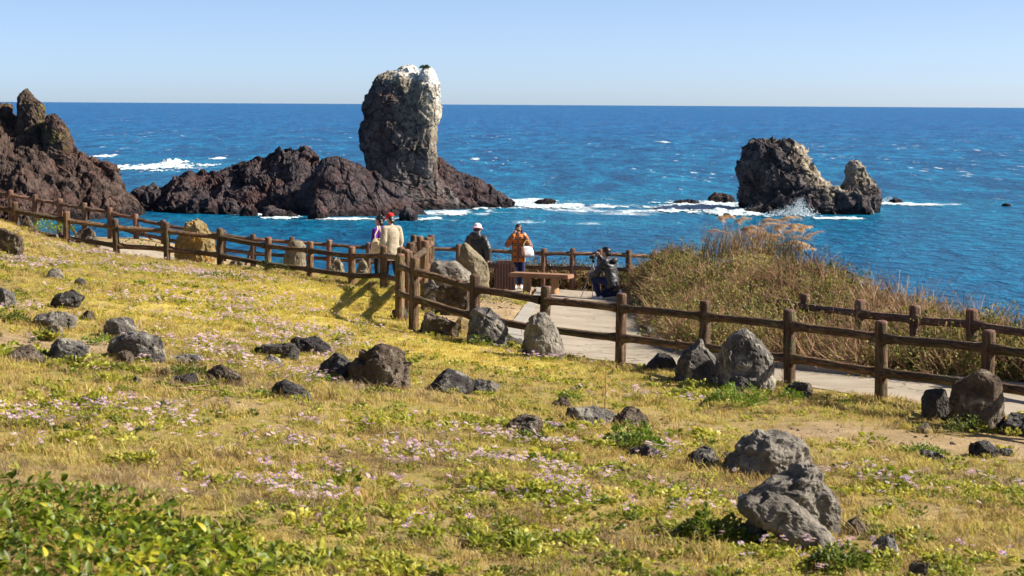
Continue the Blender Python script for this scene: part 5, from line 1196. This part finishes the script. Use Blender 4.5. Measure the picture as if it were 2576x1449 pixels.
for ci, (cx, cy, lo, hi, lab) in enumerate(((1810, 650, 0, 1835, 'silver grass clump with upright red-brown blades, leftmost on the thicket'), (1890, 650, 1835, 1930, 'silver grass clump in the middle of the thicket crest'), (1960, 665, 1930, 3000, 'silver grass clump with many plumes blown to the right'))):
    Yc = 43.6 - ci * 0.8; base = wp(cx, cy, Yc); root = tag(empty('silver_grass', base), lab, 'grass clump', 'silver grass on the thicket'); rg = np.random.default_rng(60 + ci)
    V, F = blades(rg, 260, .48, .80, .012, .65, 4); V[:, 0] += 0.22 * np.clip(V[:, 2], 0, 2) ** 1.5
    o = link('blades', mesh_np('blades', V, F, [M['sg_blade']], False), root); o['kind'] = 'stuff'
    parts = []
    for j, (px, py) in enumerate(PLUMES):
        if not lo <= px < hi: continue
        q = wp(px - 22, py + 3, Yc + rg.normal() * .3); o = link('plume', plm[j % 4], root, q - base, (rg.normal() * .2, rg.normal() * .15, rg.normal() * .35)); sc_ = rg.uniform(.85, 1.25); o.scale = (sc_,) * 3
        r_ = np.array(q - base); s0 = np.array([rg.normal() * .15, rg.normal() * .15, -.3]); parts.append(tube([s0, s0 * .4 + r_ * .5 + [-.04, 0, .1], r_], .004, .002, 4))
    V, F = joined(parts); o = link('stalks', mesh_np('stalks', V, F, [M['sg_blade']]), root); o['kind'] = 'stuff'
# dead branch and a dry stalk
g = gp(440, 992); V, F = joined([tube([[-.42, .05, .02], [-.2, 0, .04], [.05, .02, .05], [.4, -.02, .03]], .012, .006), tube([[-.2, 0, .04], [-.42, -.25, .02]], .010, .005), tube([[.05, .02, .05], [.3, .12, .07]], .007, .004)])
tag(link('dead_branch', mesh_np('dead_branch', V, F, [M['twig']]), None, g), 'fallen pale dead branch lying in the grass at left', 'branch')
for k, (px, pyt, pyb, lab) in enumerate(((1521, 900, 1030, 'thin dry stalk standing alone in front of the path'), (1966, 925, 985, 'short dry stalk beside a fence post and the lava lump'))):
    g = gp(px, pyb); h = (pyb - pyt) * mpp(g.y); V, F = joined([tube([[0, 0, -.05], [.01, 0, h * .5], [.0, 0, h]], .007, .003), tube([[.01, 0, h * .55], [-.04, .01, h * .8]], .003, .002), tube([[.01, 0, h * .3], [.05, .01, h * .5]], .003, .002)])
    tag(link('dry_stalk', mesh_np('dry_stalk', V, F, [M['twig']]), None, g), lab, 'stalk')
print('FLOWERS', NFL)

# ================================================================== people
def ell(c, r, ax=None):
    V, F = ico(3); V = V * np.array(r)
    if ax is not None:
        q = Vector(ax).normalized().to_track_quat('Z', 'Y') ; V = V @ np.array(q.to_matrix()).T
    return V + np.array(c), F
def caps(*pts, n=14):
    "tapered rounded limb through (x, y, z, r) joints"
    parts = []
    for p in pts: V, F = ico(2); parts.append((V * p[3] * 1.0 + np.array(p[:3]), F))
    for a, b in zip(pts[:-1], pts[1:]):
        A = np.array(a[:3]); B_ = np.array(b[:3]); d = B_ - A; L = np.linalg.norm(d)
        if L < 1e-4: continue
        d /= L; s = np.cross(d, [0.31, 0.82, 0.47]); s /= np.linalg.norm(s); u = np.cross(d, s); th = np.arange(n) * 2 * math.pi / n
        ring = np.cos(th)[:, None] * s + np.sin(th)[:, None] * u
        V = np.concatenate([A[None], A + ring * a[3], B_ + ring * b[3], B_[None]]); F = []
        for i in range(n):
            j = (i + 1) % n; F += [(0, 1 + j, 1 + i), (1 + i, 1 + j, 1 + n + j), (1 + i, 1 + n + j, 1 + n + i), (1 + n + i, 1 + n + j, 1 + 2 * n)]
        parts.append((V, np.array(F)))
    return joined(parts)
def fuse(name, prims, mat, parent, voxel=0.012, smooth=4, crease=0.0, seed=0):
    "one continuous surface grown over all the given volumes"
    V, F = joined(prims); me = mesh_np(name + '_raw', V, F); tmp = bpy.data.objects.new(name, me); COL.objects.link(tmp)
    r = tmp.modifiers.new('remesh', 'REMESH'); r.mode = 'VOXEL'; r.voxel_size = voxel
    s = tmp.modifiers.new('smooth', 'SMOOTH'); s.iterations = smooth; s.factor = 0.5
    dg = bpy.context.evaluated_depsgraph_get(); dg.update(); out = bpy.data.meshes.new_from_object(tmp.evaluated_get(dg))
    bpy.data.objects.remove(tmp); bpy.data.meshes.remove(me)
    if crease:
        n = len(out.vertices); co = np.zeros(n * 3, np.float32); no = np.zeros(n * 3, np.float32); out.vertices.foreach_get('co', co); out.vertices.foreach_get('normal', no)
        co = co.reshape(-1, 3); no = no.reshape(-1, 3); P = co * np.array([9, 9, 13]) + seed
        d = crease * fbm(P + 0.6 * vnoise(P * .7, 3)[:, None], 3, 5 + seed, 0.55, True); out.vertices.foreach_set('co', (co + no * d[:, None]).astype(np.float32).ravel())
    out.name = name; out.materials.clear(); out.materials.append(mat)
    out.polygons.foreach_set('use_smooth', np.ones(len(out.polygons), bool)); out.update()
    return link(name, out, parent)
def hand(w, d, nrm, curl=0.5, s=1.0, thumb=1):
    "palm, four fingers of unequal length and a thumb; w wrist, d pointing direction, nrm back of the hand"
    w = np.array(w, float); d = np.array(d, float); d /= np.linalg.norm(d); nrm = np.array(nrm, float); nrm -= d * (nrm @ d); nrm /= np.linalg.norm(nrm); sd = np.cross(d, nrm) * thumb
    P = lambda a, b, c: tuple(w + (d * a + sd * b + nrm * c) * s)
    out = [caps((*P(0, 0, 0), .024 * s), (*P(.035, .004, 0), .028 * s)), caps((*P(.02, .018, 0), .02 * s), (*P(.08, .026, 0), .016 * s)), caps((*P(.02, -.018, 0), .02 * s), (*P(.075, -.024, 0), .015 * s)), caps((*P(.03, 0, 0), .022 * s), (*P(.08, 0, 0), .016 * s))]
    for b, L in ((.030, .062), (.010, .074), (-.011, .068), (-.030, .052)):
        a1 = curl * 0.9; a2 = curl * 2.0
        p0 = P(.082, b, 0); p1 = P(.082 + L * .5 * math.cos(a1), b * 1.1, -L * .5 * math.sin(a1)); p2 = P(.082 + L * .5 * math.cos(a1) + L * .5 * math.cos(a2), b * 1.15, -L * .5 * math.sin(a1) - L * .5 * math.sin(a2))
        out.append(caps((*p0, .0095 * s), (*p1, .0088 * s), (*p2, .0075 * s), n=8))
    out.append(caps((*P(.025, .028, -.005), .012 * s), (*P(.055, .052, -.014), .0105 * s), (*P(.082, .056, -.026), .0085 * s), n=8))
    return out
def head(c, fwd, up, s=1.0):
    c = np.array(c, float); f = np.array(fwd, float); u = np.array(up, float); f /= np.linalg.norm(f); u -= f * (u @ f); u /= np.linalg.norm(u); r = np.cross(f, u)
    P = lambda a, b, z: c + (r * a + f * b + u * z) * s
    Rm = np.stack([r, f, u], 1)
    def E(ctr, rad): V, F = ico(3); return (V * np.array(rad) * s) @ Rm.T + P(*ctr), F
    pr = [E((0, -.008, .025), (.074, .092, .095)), E((0, .022, -.045), (.058, .066, .066)), E((0, .05, -.088), (.03, .03, .022)),
          caps((*P(0, .082, .012), .009 * s), (*P(0, .104, -.028), .014 * s), n=8), E((.078, -.005, -.01), (.012, .022, .032)), E((-.078, -.005, -.01), (.012, .022, .032)),
          E((0, .083, -.062), (.026, .012, .007)), E((0, .081, -.073), (.022, .011, .007)), E((.032, .078, .03), (.02, .01, .007)), E((-.032, .078, .03), (.02, .01, .007))]
    return pr, P, Rm
def skin_mat():
    m, nt, b = new_mat('skin'); v = coords(nt); c = ramp(nt, noise(nt, v, 14, 4), [(.3, (.42, .23, .155)), (.7, (.56, .335, .235))]); nt.links.new(c, b.inputs['Base Color']); b.inputs['Roughness'].default_value = .5; b.inputs['Subsurface Weight'].default_value = .1; b.inputs['Subsurface Radius'].default_value = (.01, .004, .002); return m
M['skin'] = skin_mat()
def cloth(name, col, var=.2, rough=.85, bs=.4, bd=.01, scale=10, spec=.2): return plain(name, col, rough, var, scale, bs, bd, spec, .15)
M['khaki'] = cloth('khaki_cloth', (.40, .335, .235)); M['purple'] = cloth('purple_cloth', (.10, .012, .26)); M['black_trousers'] = cloth('black_cloth', (.012, .012, .016)); M['puffer'] = cloth('black_nylon', (.014, .014, .018), .3, .45, .5, .012, 7, .5)
M['denim'] = cloth('dark_denim', (.014, .022, .075), .4); M['white_shoe'] = cloth('white_shoe', (.72, .74, .78), .08, .6, .1); M['dark_shoe'] = cloth('dark_shoe', (.02, .018, .018), .2, .5, .1); M['hair'] = plain('black_hair', (.012, .010, .009), .38, .4, 30, .6, .006, .5); M['brown_hair'] = plain('brown_hair', (.035, .018, .012), .4, .4, 30, .6, .006, .5)
M['red_cap'] = cloth('red_cap', (.55, .018, .016), .15); M['pink_hat'] = cloth('pink_hat', (.80, .46, .60), .12); M['white_cloth'] = cloth('white_cloth', (.80, .78, .78), .06); M['cream'] = cloth('cream_canvas', (.66, .53, .30), .12); M['leather'] = cloth('brown_leather', (.16, .075, .045), .25, .5); M['black_plastic'] = plain('black_plastic', (.015, .015, .016), .35, .2, 20, 0); M['metal'] = plain('grey_metal', (.45, .45, .46), .35, .1, 20, 0); M['metal'].node_tree.nodes['Principled BSDF'].inputs['Metallic'].default_value = .8
def plaid_mat():
    m, nt, b = new_mat('orange_plaid'); v = coords(nt); sx = nt.nodes.new('ShaderNodeSeparateXYZ'); nt.links.new(v, sx.inputs[0])
    def stripe(ax, per, off, lo, hi):
        t = math_n(nt, 'FRACT', math_n(nt, 'ADD', math_n(nt, 'DIVIDE', sx.outputs[ax], per), off)); return math_n(nt, 'MULTIPLY', math_n(nt, 'GREATER_THAN', t, lo), math_n(nt, 'LESS_THAN', t, hi))
    c = mix(nt, .5, (.62, .17, .025), ramp(nt, noise(nt, v, 10, 3), [(.3, (.5, .12, .02)), (.7, (.72, .22, .035))]))
    for ax in ('X', 'Z'):
        c = mix(nt, math_n(nt, 'MULTIPLY', stripe(ax, .15, .1, .0, .32), .82), c, (.02, .012, .016)); 
    for ax in ('Z', 'X'): c = mix(nt, math_n(nt, 'MULTIPLY', stripe(ax, .15, .1, .13, .19), .5), c, (.74, .66, .58))
    nt.links.new(c, b.inputs['Base Color']); b.inputs['Roughness'].default_value = .9; bump(nt, b, noise(nt, v, 30, 3), .3, .006); return m
M['plaid'] = plaid_mat()
def lerp(a, b, t): return tuple(np.array(a[:3]) * (1 - t) + np.array(b[:3]) * t)
def loft(pts):
    "elliptic rings (centre, rx, ry) along a bent axis, closed"
    n = 28; C = [np.array(p[0], float) for p in pts]; th = np.arange(n) * 2 * math.pi / n; rows = []
    for i, (c, rx, ry) in enumerate(pts):
        d = C[min(i + 1, len(C) - 1)] - C[max(i - 1, 0)]; d /= np.linalg.norm(d); x = np.array([1.0, 0, 0]); x -= d * (x @ d); x /= np.linalg.norm(x); y = np.cross(d, x)
        rows.append(C[i] + rx * (np.sign(np.cos(th)) * np.abs(np.cos(th)) ** .85)[:, None] * x + ry * np.sin(th)[:, None] * y)
    V = np.concatenate([C[0][None]] + rows + [C[-1][None]]); F = [tuple(t) for t in tri(grid_faces(len(pts), n, True) + 1)]; e = len(V) - 1; l0 = 1 + (len(pts) - 1) * n
    F += [(0, 1 + (i + 1) % n, 1 + i) for i in range(n)] + [(e, l0 + i, l0 + (i + 1) % n) for i in range(n)]
    return V, np.array(F)
def torso(pel, chest, grow=0.0, w=1.0, hem=0.0):
    pel = np.array(pel, float); chest = np.array(chest, float); ax = chest - pel; L = np.linalg.norm(ax); ax /= L; g = grow; h = max(hem, 0)
    return [loft([(pel - ax * (.09 + h), .140 * w + g * 1.3 + h * .04, .100 + g * 1.2), (pel - ax * .02, .152 * w + g, .108 + g), (pel + ax * L * .45, .140 * w + g, .102 + g), (pel + ax * L * .85, .158 * w + g, .112 + g), (chest + ax * .06, .165 * w + g, .108 + g), (chest + ax * .13, .135 * w + g, .088 + g), (chest + ax * .18, .07 * w + g * .6, .06 + g * .5)])]
def person(name_label, loc, rz, J, top, top_mat, legs_mat, shoe_mat, hands, H=1.0, w=1.0, hem=0.06, sleeve=.022, face=((0, 1, -.1), (0, .1, 1)), crease=.006, toes=None, seed=1):
    root = tag(empty('person', loc, rz), name_label, 'person')
    S = lambda p: tuple(np.array(p, float) * H)
    J = {k: S(v) for k, v in J.items()}
    hd, P, Rm = head(J['head'], *face)
    chest, pel = J['chest'], J['pelvis']; nb = lerp(J['shL'], J['shR'], .5)
    prims = list(hd) + torso(pel, chest, -.005, w) + [caps((*nb, .062), (*lerp(nb, J['head'], .6), .05))]
    for s in 'LR':
        prims += [caps((*nb, .06), (*J['sh' + s], .052), (*J['el' + s], .04), (*J['wr' + s], .027)), caps((*J['hip' + s], .082), (*J['kn' + s], .056), (*J['an' + s], .038))]
        t = toes[s] if toes else np.array([0, .15, -.05]); a = np.array(J['an' + s]); prims.append(caps((*a, .036), (*(a + np.array(t) * .9), .026)))
        d, nr, cu = hands[s]; prims += hand(J['wr' + s], d, nr, cu, 1.0, 1 if s == 'L' else -1)
    fuse('body', prims, M['skin'], root, 0.0085, 2)
    tp = torso(pel, chest, .022, w, hem) + [caps((*nb, .075), (*lerp(nb, J['head'], .28), .068))]
    for s in 'LR': tp.append(caps((*(np.array(nb) + [0, 0, .02]), .07), (*J['sh' + s], .052 + sleeve), (*J['el' + s], .052 + sleeve), (*lerp(J['el' + s], J['wr' + s], .93), .038 + sleeve * .7)))
    fuse(top, tp, top_mat, root, 0.012, 3, crease, seed)
    lg = [ell(pel, (.16 * w, .118, .11))]
    for s in 'LR': lg.append(caps((*J['hip' + s], .098), (*J['kn' + s], .072), (*lerp(J['kn' + s], J['an' + s], .97), .058)))
    fuse('trousers', lg, legs_mat, root, 0.012, 3, crease * .8, seed + 9)
    for s in 'LR':
        t = np.array(toes[s] if toes else [0, .15, -.05]); a = np.array(J['an' + s]); tn = t / np.linalg.norm(t); dn = np.array([0, 0, -1.0]) if abs(tn[2]) < .7 else np.array([0, -1.0, 0]); heel = a + dn * .045 - tn * .05
        fuse('shoe', [caps((*(heel + [0, 0, .0]), .042), (*(a + dn * .04 + tn * .06), .045), (*(a + t * 1.05 + dn * .012), .036)), caps((*a, .05), (*(a + dn * .03), .048))], shoe_mat, root, 0.01, 2)
    return root, J, P, Rm
def hair_cap(P, Rm, parent, mat, back=0.0, s=1.0, name='hair', extra=()):
    def E(ctr, rad): V, F = ico(3); return (V * np.array(rad) * s) @ Rm.T + P(*ctr), F
    prims = [E((0, -.022, .045), (.084, .092, .088)), E((0, -.055, -.01), (.08, .058, .07))] + [E(*e) for e in extra]
    if back: prims += [E((0, -.075, -.06 - back * .5), (.07, .035, .05 + back * .5))]
    return fuse(name, prims, mat, parent, .009, 2, .004)
STAND = dict(pelvis=(0, 0, .93), chest=(0, .0, 1.23), head=(0, .035, 1.585), shL=(-.172, 0, 1.35), shR=(.172, 0, 1.35), elL=(-.215, -.02, 1.10), elR=(.215, -.02, 1.10), wrL=(-.22, .06, .86), wrR=(.22, .06, .86),
             hipL=(-.085, 0, .90), hipR=(.085, 0, .90), knL=(-.09, .02, .49), knR=(.09, .02, .49), anL=(-.095, -.02, .09), anR=(.095, -.02, .09))
DOWN = {'L': ((0.05, .15, -1), (-1, 0, 0), .5), 'R': ((-.05, .15, -1), (1, 0, 0), .5)}
def at(px, py, Y):
    p = wp(px, py, Y); return p
# --- man in khaki jacket and red cap
p = at(985, 700, 47.8); gzl = float(ground_smooth(p.x, 47.8)[0]); topz = wp(985, 533, 47.8).z; H = (topz - gzl) / 1.745
J = dict(STAND); J.update(knL=(-.09, .10, .50), anL=(-.095, .12, .09), knR=(.09, -.02, .48), anR=(.09, -.20, .12), wrL=(-.24, .10, .88), head=(-.01, .06, 1.575))
r, JJ, P, Rm = person('man in khaki jacket and red cap walking behind the fence', (p.x, p.y, gzl), math.radians(30), J, 'jacket', M['khaki'], M['black_trousers'], M['dark_shoe'], DOWN, H, 1.12, .22, .034, ((-.35, 1, -.35), (0, .25, 1)), .008, seed=3)
hair_cap(P, Rm, r, M['hair'], .01)
def capE(P, Rm, ctr, rad): V, F = ico(3); return (V * np.array(rad)) @ Rm.T + P(*ctr), F
cp = fuse('cap', [capE(P, Rm, (0, -.012, .075), (.100, .112, .085))], M['red_cap'], r, .009, 2)
fuse('visor', [capE(P, Rm, (0, .11, .05), (.08, .085, .012))], M['red_cap'], cp, .007, 1)
fuse('collar', [caps((*(np.array(JJ['head']) + [-.06, -.03, -.155]), .026), (*(np.array(JJ['head']) + [.06, -.04, -.155]), .026))], M['khaki'], r, .01, 1)
# --- woman in purple
p = at(957, 700, 48.3); gzl = float(ground_smooth(p.x, 48.3)[0]); topz = wp(957, 541, 48.3).z; H = (topz - gzl) / 1.73
J = dict(STAND); J.update(knR=(.085, .08, .49), anR=(.09, .08, .09), wrL=(-.16, .16, .93), elL=(-.22, -.03, 1.10), head=(0, .06, 1.58))
r, JJ, P, Rm = person('woman in purple top with cream shoulder bag beside the man in red cap', (p.x, p.y, gzl), math.radians(42), J, 'jacket', M['purple'], M['black_trousers'], M['dark_shoe'], DOWN, H, .98, .02, .02, ((-.5, 1, -.25), (0, .2, 1)), .007, seed=5)
hair_cap(P, Rm, r, M['hair'], .02, extra=(((0, -.11, .06), (.05, .045, .05)), ((.03, -.13, .02), (.035, .03, .04)), ((-.02, -.07, .12), (.04, .04, .03))))
def strap(name, pts, w, t, mat, parent=None):
    pts = [np.array(q, float) for q in pts]; rows = []
    for i, q in enumerate(pts):
        d = pts[min(i + 1, len(pts) - 1)] - pts[max(i - 1, 0)]; d /= np.linalg.norm(d); s = np.cross(d, [0, 1, .05]); s /= np.linalg.norm(s); n_ = np.cross(s, d)
        rows.append(np.stack([q - s * w / 2 - n_ * t / 2, q + s * w / 2 - n_ * t / 2, q + s * w / 2 + n_ * t / 2, q - s * w / 2 + n_ * t / 2]))
    return link(name, mesh_np(name, np.concatenate(rows), grid_faces(len(pts), 4, True), [mat], False), parent)
def soft_bag(name, w, dpt, h, mat, top=.75, seed=0):
    V, F = ico(4); V = np.sign(V) * np.abs(V) ** .55; t = (V[:, 2] + 1) / 2; V = V * np.array([w / 2, dpt / 2, h / 2]); V[:, 0] *= 1 - (1 - top) * t; V[:, 1] *= 1 - .55 * t
    V += vnormals(V, F) * (.012 * fbm(V * 14 + seed, 3, seed))[:, None]; return mesh_np(name, V, F, [mat])
bl = wp(950, 618, 48.02); bag = tag(empty('tote_bag', bl, math.radians(20)), 'cream canvas tote bag hanging on the purple-clad woman\'s back', 'bag')
link('bag_body', soft_bag('bag_body', .36, .13, .36, M['cream'], .8, 3), bag)
for dx, lx in ((-.07, -.02), (.09, .03)):
    strap('strap', [(dx, -.05, .15), (dx * .8 + lx, -.055, .27), (lx + .02, -.03, .40), (lx + .03, .04, .475), (lx + .03, .12, .44)], .03, .006, M['cream'], bag)
# --- person in pink hat
p = at(1199, 700, 47.2); gzl = float(ground_smooth(p.x, 47.2)[0]); topz = wp(1199, 560, 47.2).z; H = (topz - gzl) / 1.745
J = dict(STAND); J.update(elR=(.30, -.06, 1.13), wrR=(.30, -.02, .88), elL=(-.26, -.02, 1.12), head=(0, .05, 1.575))
r, JJ, P, Rm = person('person in black puffer jacket and pink bucket hat behind the tall tan boulder', (p.x, p.y, gzl), math.radians(-18), J, 'jacket', M['puffer'], M['black_trousers'], M['dark_shoe'], DOWN, H, 1.25, .12, .042, ((.1, 1, -.2), (0, .2, 1)), .013, seed=7)
hair_cap(P, Rm, r, M['hair'], .02)
hat = fuse('hat', [capE(P, Rm, (0, -.012, .085), (.096, .104, .07)), capE(P, Rm, (0, -.012, .045), (.10, .108, .04))], M['white_cloth'], r, .009, 2)
fuse('brim', [capE(P, Rm, (0, -.012, .028), (.145, .155, .02)), capE(P, Rm, (0, -.012, .045), (.12, .13, .022))], M['pink_hat'], hat, .008, 2)
fuse('hood', [ell(np.array(JJ['chest']) + [0, -.12, .20], (.15, .075, .10)), caps((*(np.array(JJ['head']) + [-.10, -.06, -.17]), .045), (*(np.array(JJ['head']) + [.10, -.06, -.17]), .045))], M['puffer'], r, .012, 3, .008)
cst = np.array(JJ['chest']); strap('bag_strap', [cst + [-.13, -.06, .24], cst + [-.125, -.165, .12], cst + [-.12, -.178, -.05], cst + [-.10, -.185, -.24]], .035, .01, M['leather'], r)
# --- woman in plaid shirt
p = at(1304, 730, 48.0); gzl = float(ground_smooth(p.x, 48.0)[0]); topz = wp(1304, 563, 48.0).z; H = (topz - gzl) / 1.715
J = dict(STAND); J.update(head=(0, .07, 1.565), elR=(.29, .10, 1.16), wrR=(.12, .19, 1.44), elL=(-.30, .08, 1.15), wrL=(-.19, .17, 1.38), anL=(-.07, -.02, .09), anR=(.08, .02, .09), knR=(.08, .05, .49))
r, JJ, P, Rm = person('woman in orange plaid shirt and sunglasses, hands raised to her head', (p.x, p.y, gzl), math.radians(176), J, 'shirt', M['plaid'], M['denim'], M['white_shoe'],
    {'R': ((-.35, -.02, 1), (.6, .8, 0), .9), 'L': ((.35, -.1, 1), (-.6, .8, 0), .8)}, H, .98, .12, .022, ((0, 1, -.45), (0, .4, 1)), .006, seed=11)
hair_cap(P, Rm, r, M['brown_hair'], .12, extra=(((.07, .0, -.03), (.02, .05, .08)), ((-.07, .0, -.03), (.02, .05, .08))))
fuse('sunglasses', [capE(P, Rm, (.034, .088, .012), (.03, .012, .022)), capE(P, Rm, (-.034, .088, .012), (.03, .012, .022)), caps((*P(-.075, .05, .016), .005), (*P(-.03, .092, .018), .005), (*P(.03, .092, .018), .005), (*P(.075, .05, .016), .005), n=6)], M['black_plastic'], r, .006, 1)
bl = wp(1326, 632, 47.82); bag = tag(empty('handbag', bl, math.radians(12)), 'cream and dark brown handbag hanging from the plaid-shirted woman\'s arm', 'bag')
link('bag_body', soft_bag('bag_body', .36, .20, .25, M['white_cloth'], .62, 5), bag)
link('side_panel', soft_bag('side_panel', .15, .205, .245, M['leather'], .7, 6), bag, (-.125, -.012, -.012))
link('base_trim', soft_bag('base_trim', .35, .205, .05, M['leather'], .97, 8), bag, (0, -.002, -.11))
for dy in (-.03, .05): strap('handle', [(-.09, dy, .09), (-.08, dy, .19), (-.03, dy, .27), (.02, dy, .26), (.06, dy, .18), (.08, dy, .09)], .018, .012, M['cream'], bag)
# --- kneeling man with tripod
p = at(1529, 748, 45.3); gzl = float(ground_smooth(p.x, 45.3)[0]) + .005; topz = wp(1519, 619, 45.3).z; H = (topz - gzl) / 1.235
J = dict(pelvis=(0, -.13, .42), chest=(0, -.05, .74), head=(0, .06, 1.075), shL=(-.18, -.02, .885), shR=(.18, .0, .885), elL=(-.25, .16, .62), wrL=(-.20, .36, .54), elR=(.24, .22, .72), wrR=(.08, .27, .99),
         hipL=(-.09, -.12, .40), hipR=(.09, -.12, .38), knL=(-.14, .30, .48), anL=(-.13, .16, .085), knR=(.12, .20, .09), anR=(.10, -.24, .15))
r, JJ, P, Rm = person('man in black jacket and jeans crouching over a tripod', (p.x, p.y, gzl), math.radians(60), J, 'jacket', M['puffer'], M['denim'], M['white_shoe'],
    {'L': ((.1, .6, -.75), (0, .75, .6), .6), 'R': ((-.25, .35, .8), (.8, -.2, .2), .9)}, H, 1.15, .04, .03, ((0, 1, -.05), (0, .08, 1)), .009, {'L': (0, .15, -.05), 'R': (0, -.02, -.14)}, seed=13)
hair_cap(P, Rm, r, M['hair'], .0, 1.06, extra=(((0, .01, .10), (.075, .075, .04)),))
fuse('hood', [ell(np.array(JJ['chest']) + [0, -.13, .17], (.12, .06, .07)), caps((*(np.array(JJ['head']) + [-.09, -.05, -.155]), .035), (*(np.array(JJ['head']) + [.09, -.05, -.155]), .035))], M['puffer'], r, .012, 3, .008)
tp = wp(1492, 660, 45.7); g0 = float(ground_smooth(tp.x, 45.7)[0]); tri_ = tag(empty('tripod', (tp.x, tp.y, g0)), 'slim grey camera tripod in front of the crouching man', 'tripod'); hgt = tp.z - g0
for a, rr_ in ((200, .30), (335, .20), (90, .26)):
    e = np.array([math.cos(math.radians(a)) * rr_, math.sin(math.radians(a)) * rr_, 0]); V, F = joined([tube([[0, 0, hgt * .93], e * .5 + [0, 0, hgt * .48]], .013, .013, 8), tube([e * .5 + [0, 0, hgt * .48], e], .009, .008, 8)])
    lg_ = link('leg', mesh_np('leg', V, F, [M['metal']]), tri_); V, F = caps((*e, .012), (*(e * .97 + [0, 0, .03]), .012)); link('foot', mesh_np('foot', V, F, [M['black_plastic']]), lg_)
V, F = tube([[0, 0, hgt * .6], [0, 0, hgt * 1.02]], .013, .013, 8); link('column', mesh_np('column', V, F, [M['metal']]), tri_)
link('head', box_mesh('head', .06, .07, .07, M['black_plastic'], .012), tri_, (0, 0, hgt * .99))
cm = tag(empty('camera_body', (tp.x + .01, tp.y, tp.z + .07), math.radians(60)), 'small dark camera mounted on the tripod', 'camera')
link('housing', box_mesh('housing', .12, .06, .085, M['black_plastic'], .012), cm)
V, F = caps((0, .03, .042, .032), (0, .085, .042, .03)); link('lens', mesh_np('lens', V, F, [M['black_plastic']]), cm)
link('viewfinder', box_mesh('viewfinder', .045, .05, .03, M['metal'], .008), cm, (0, 0, .083))
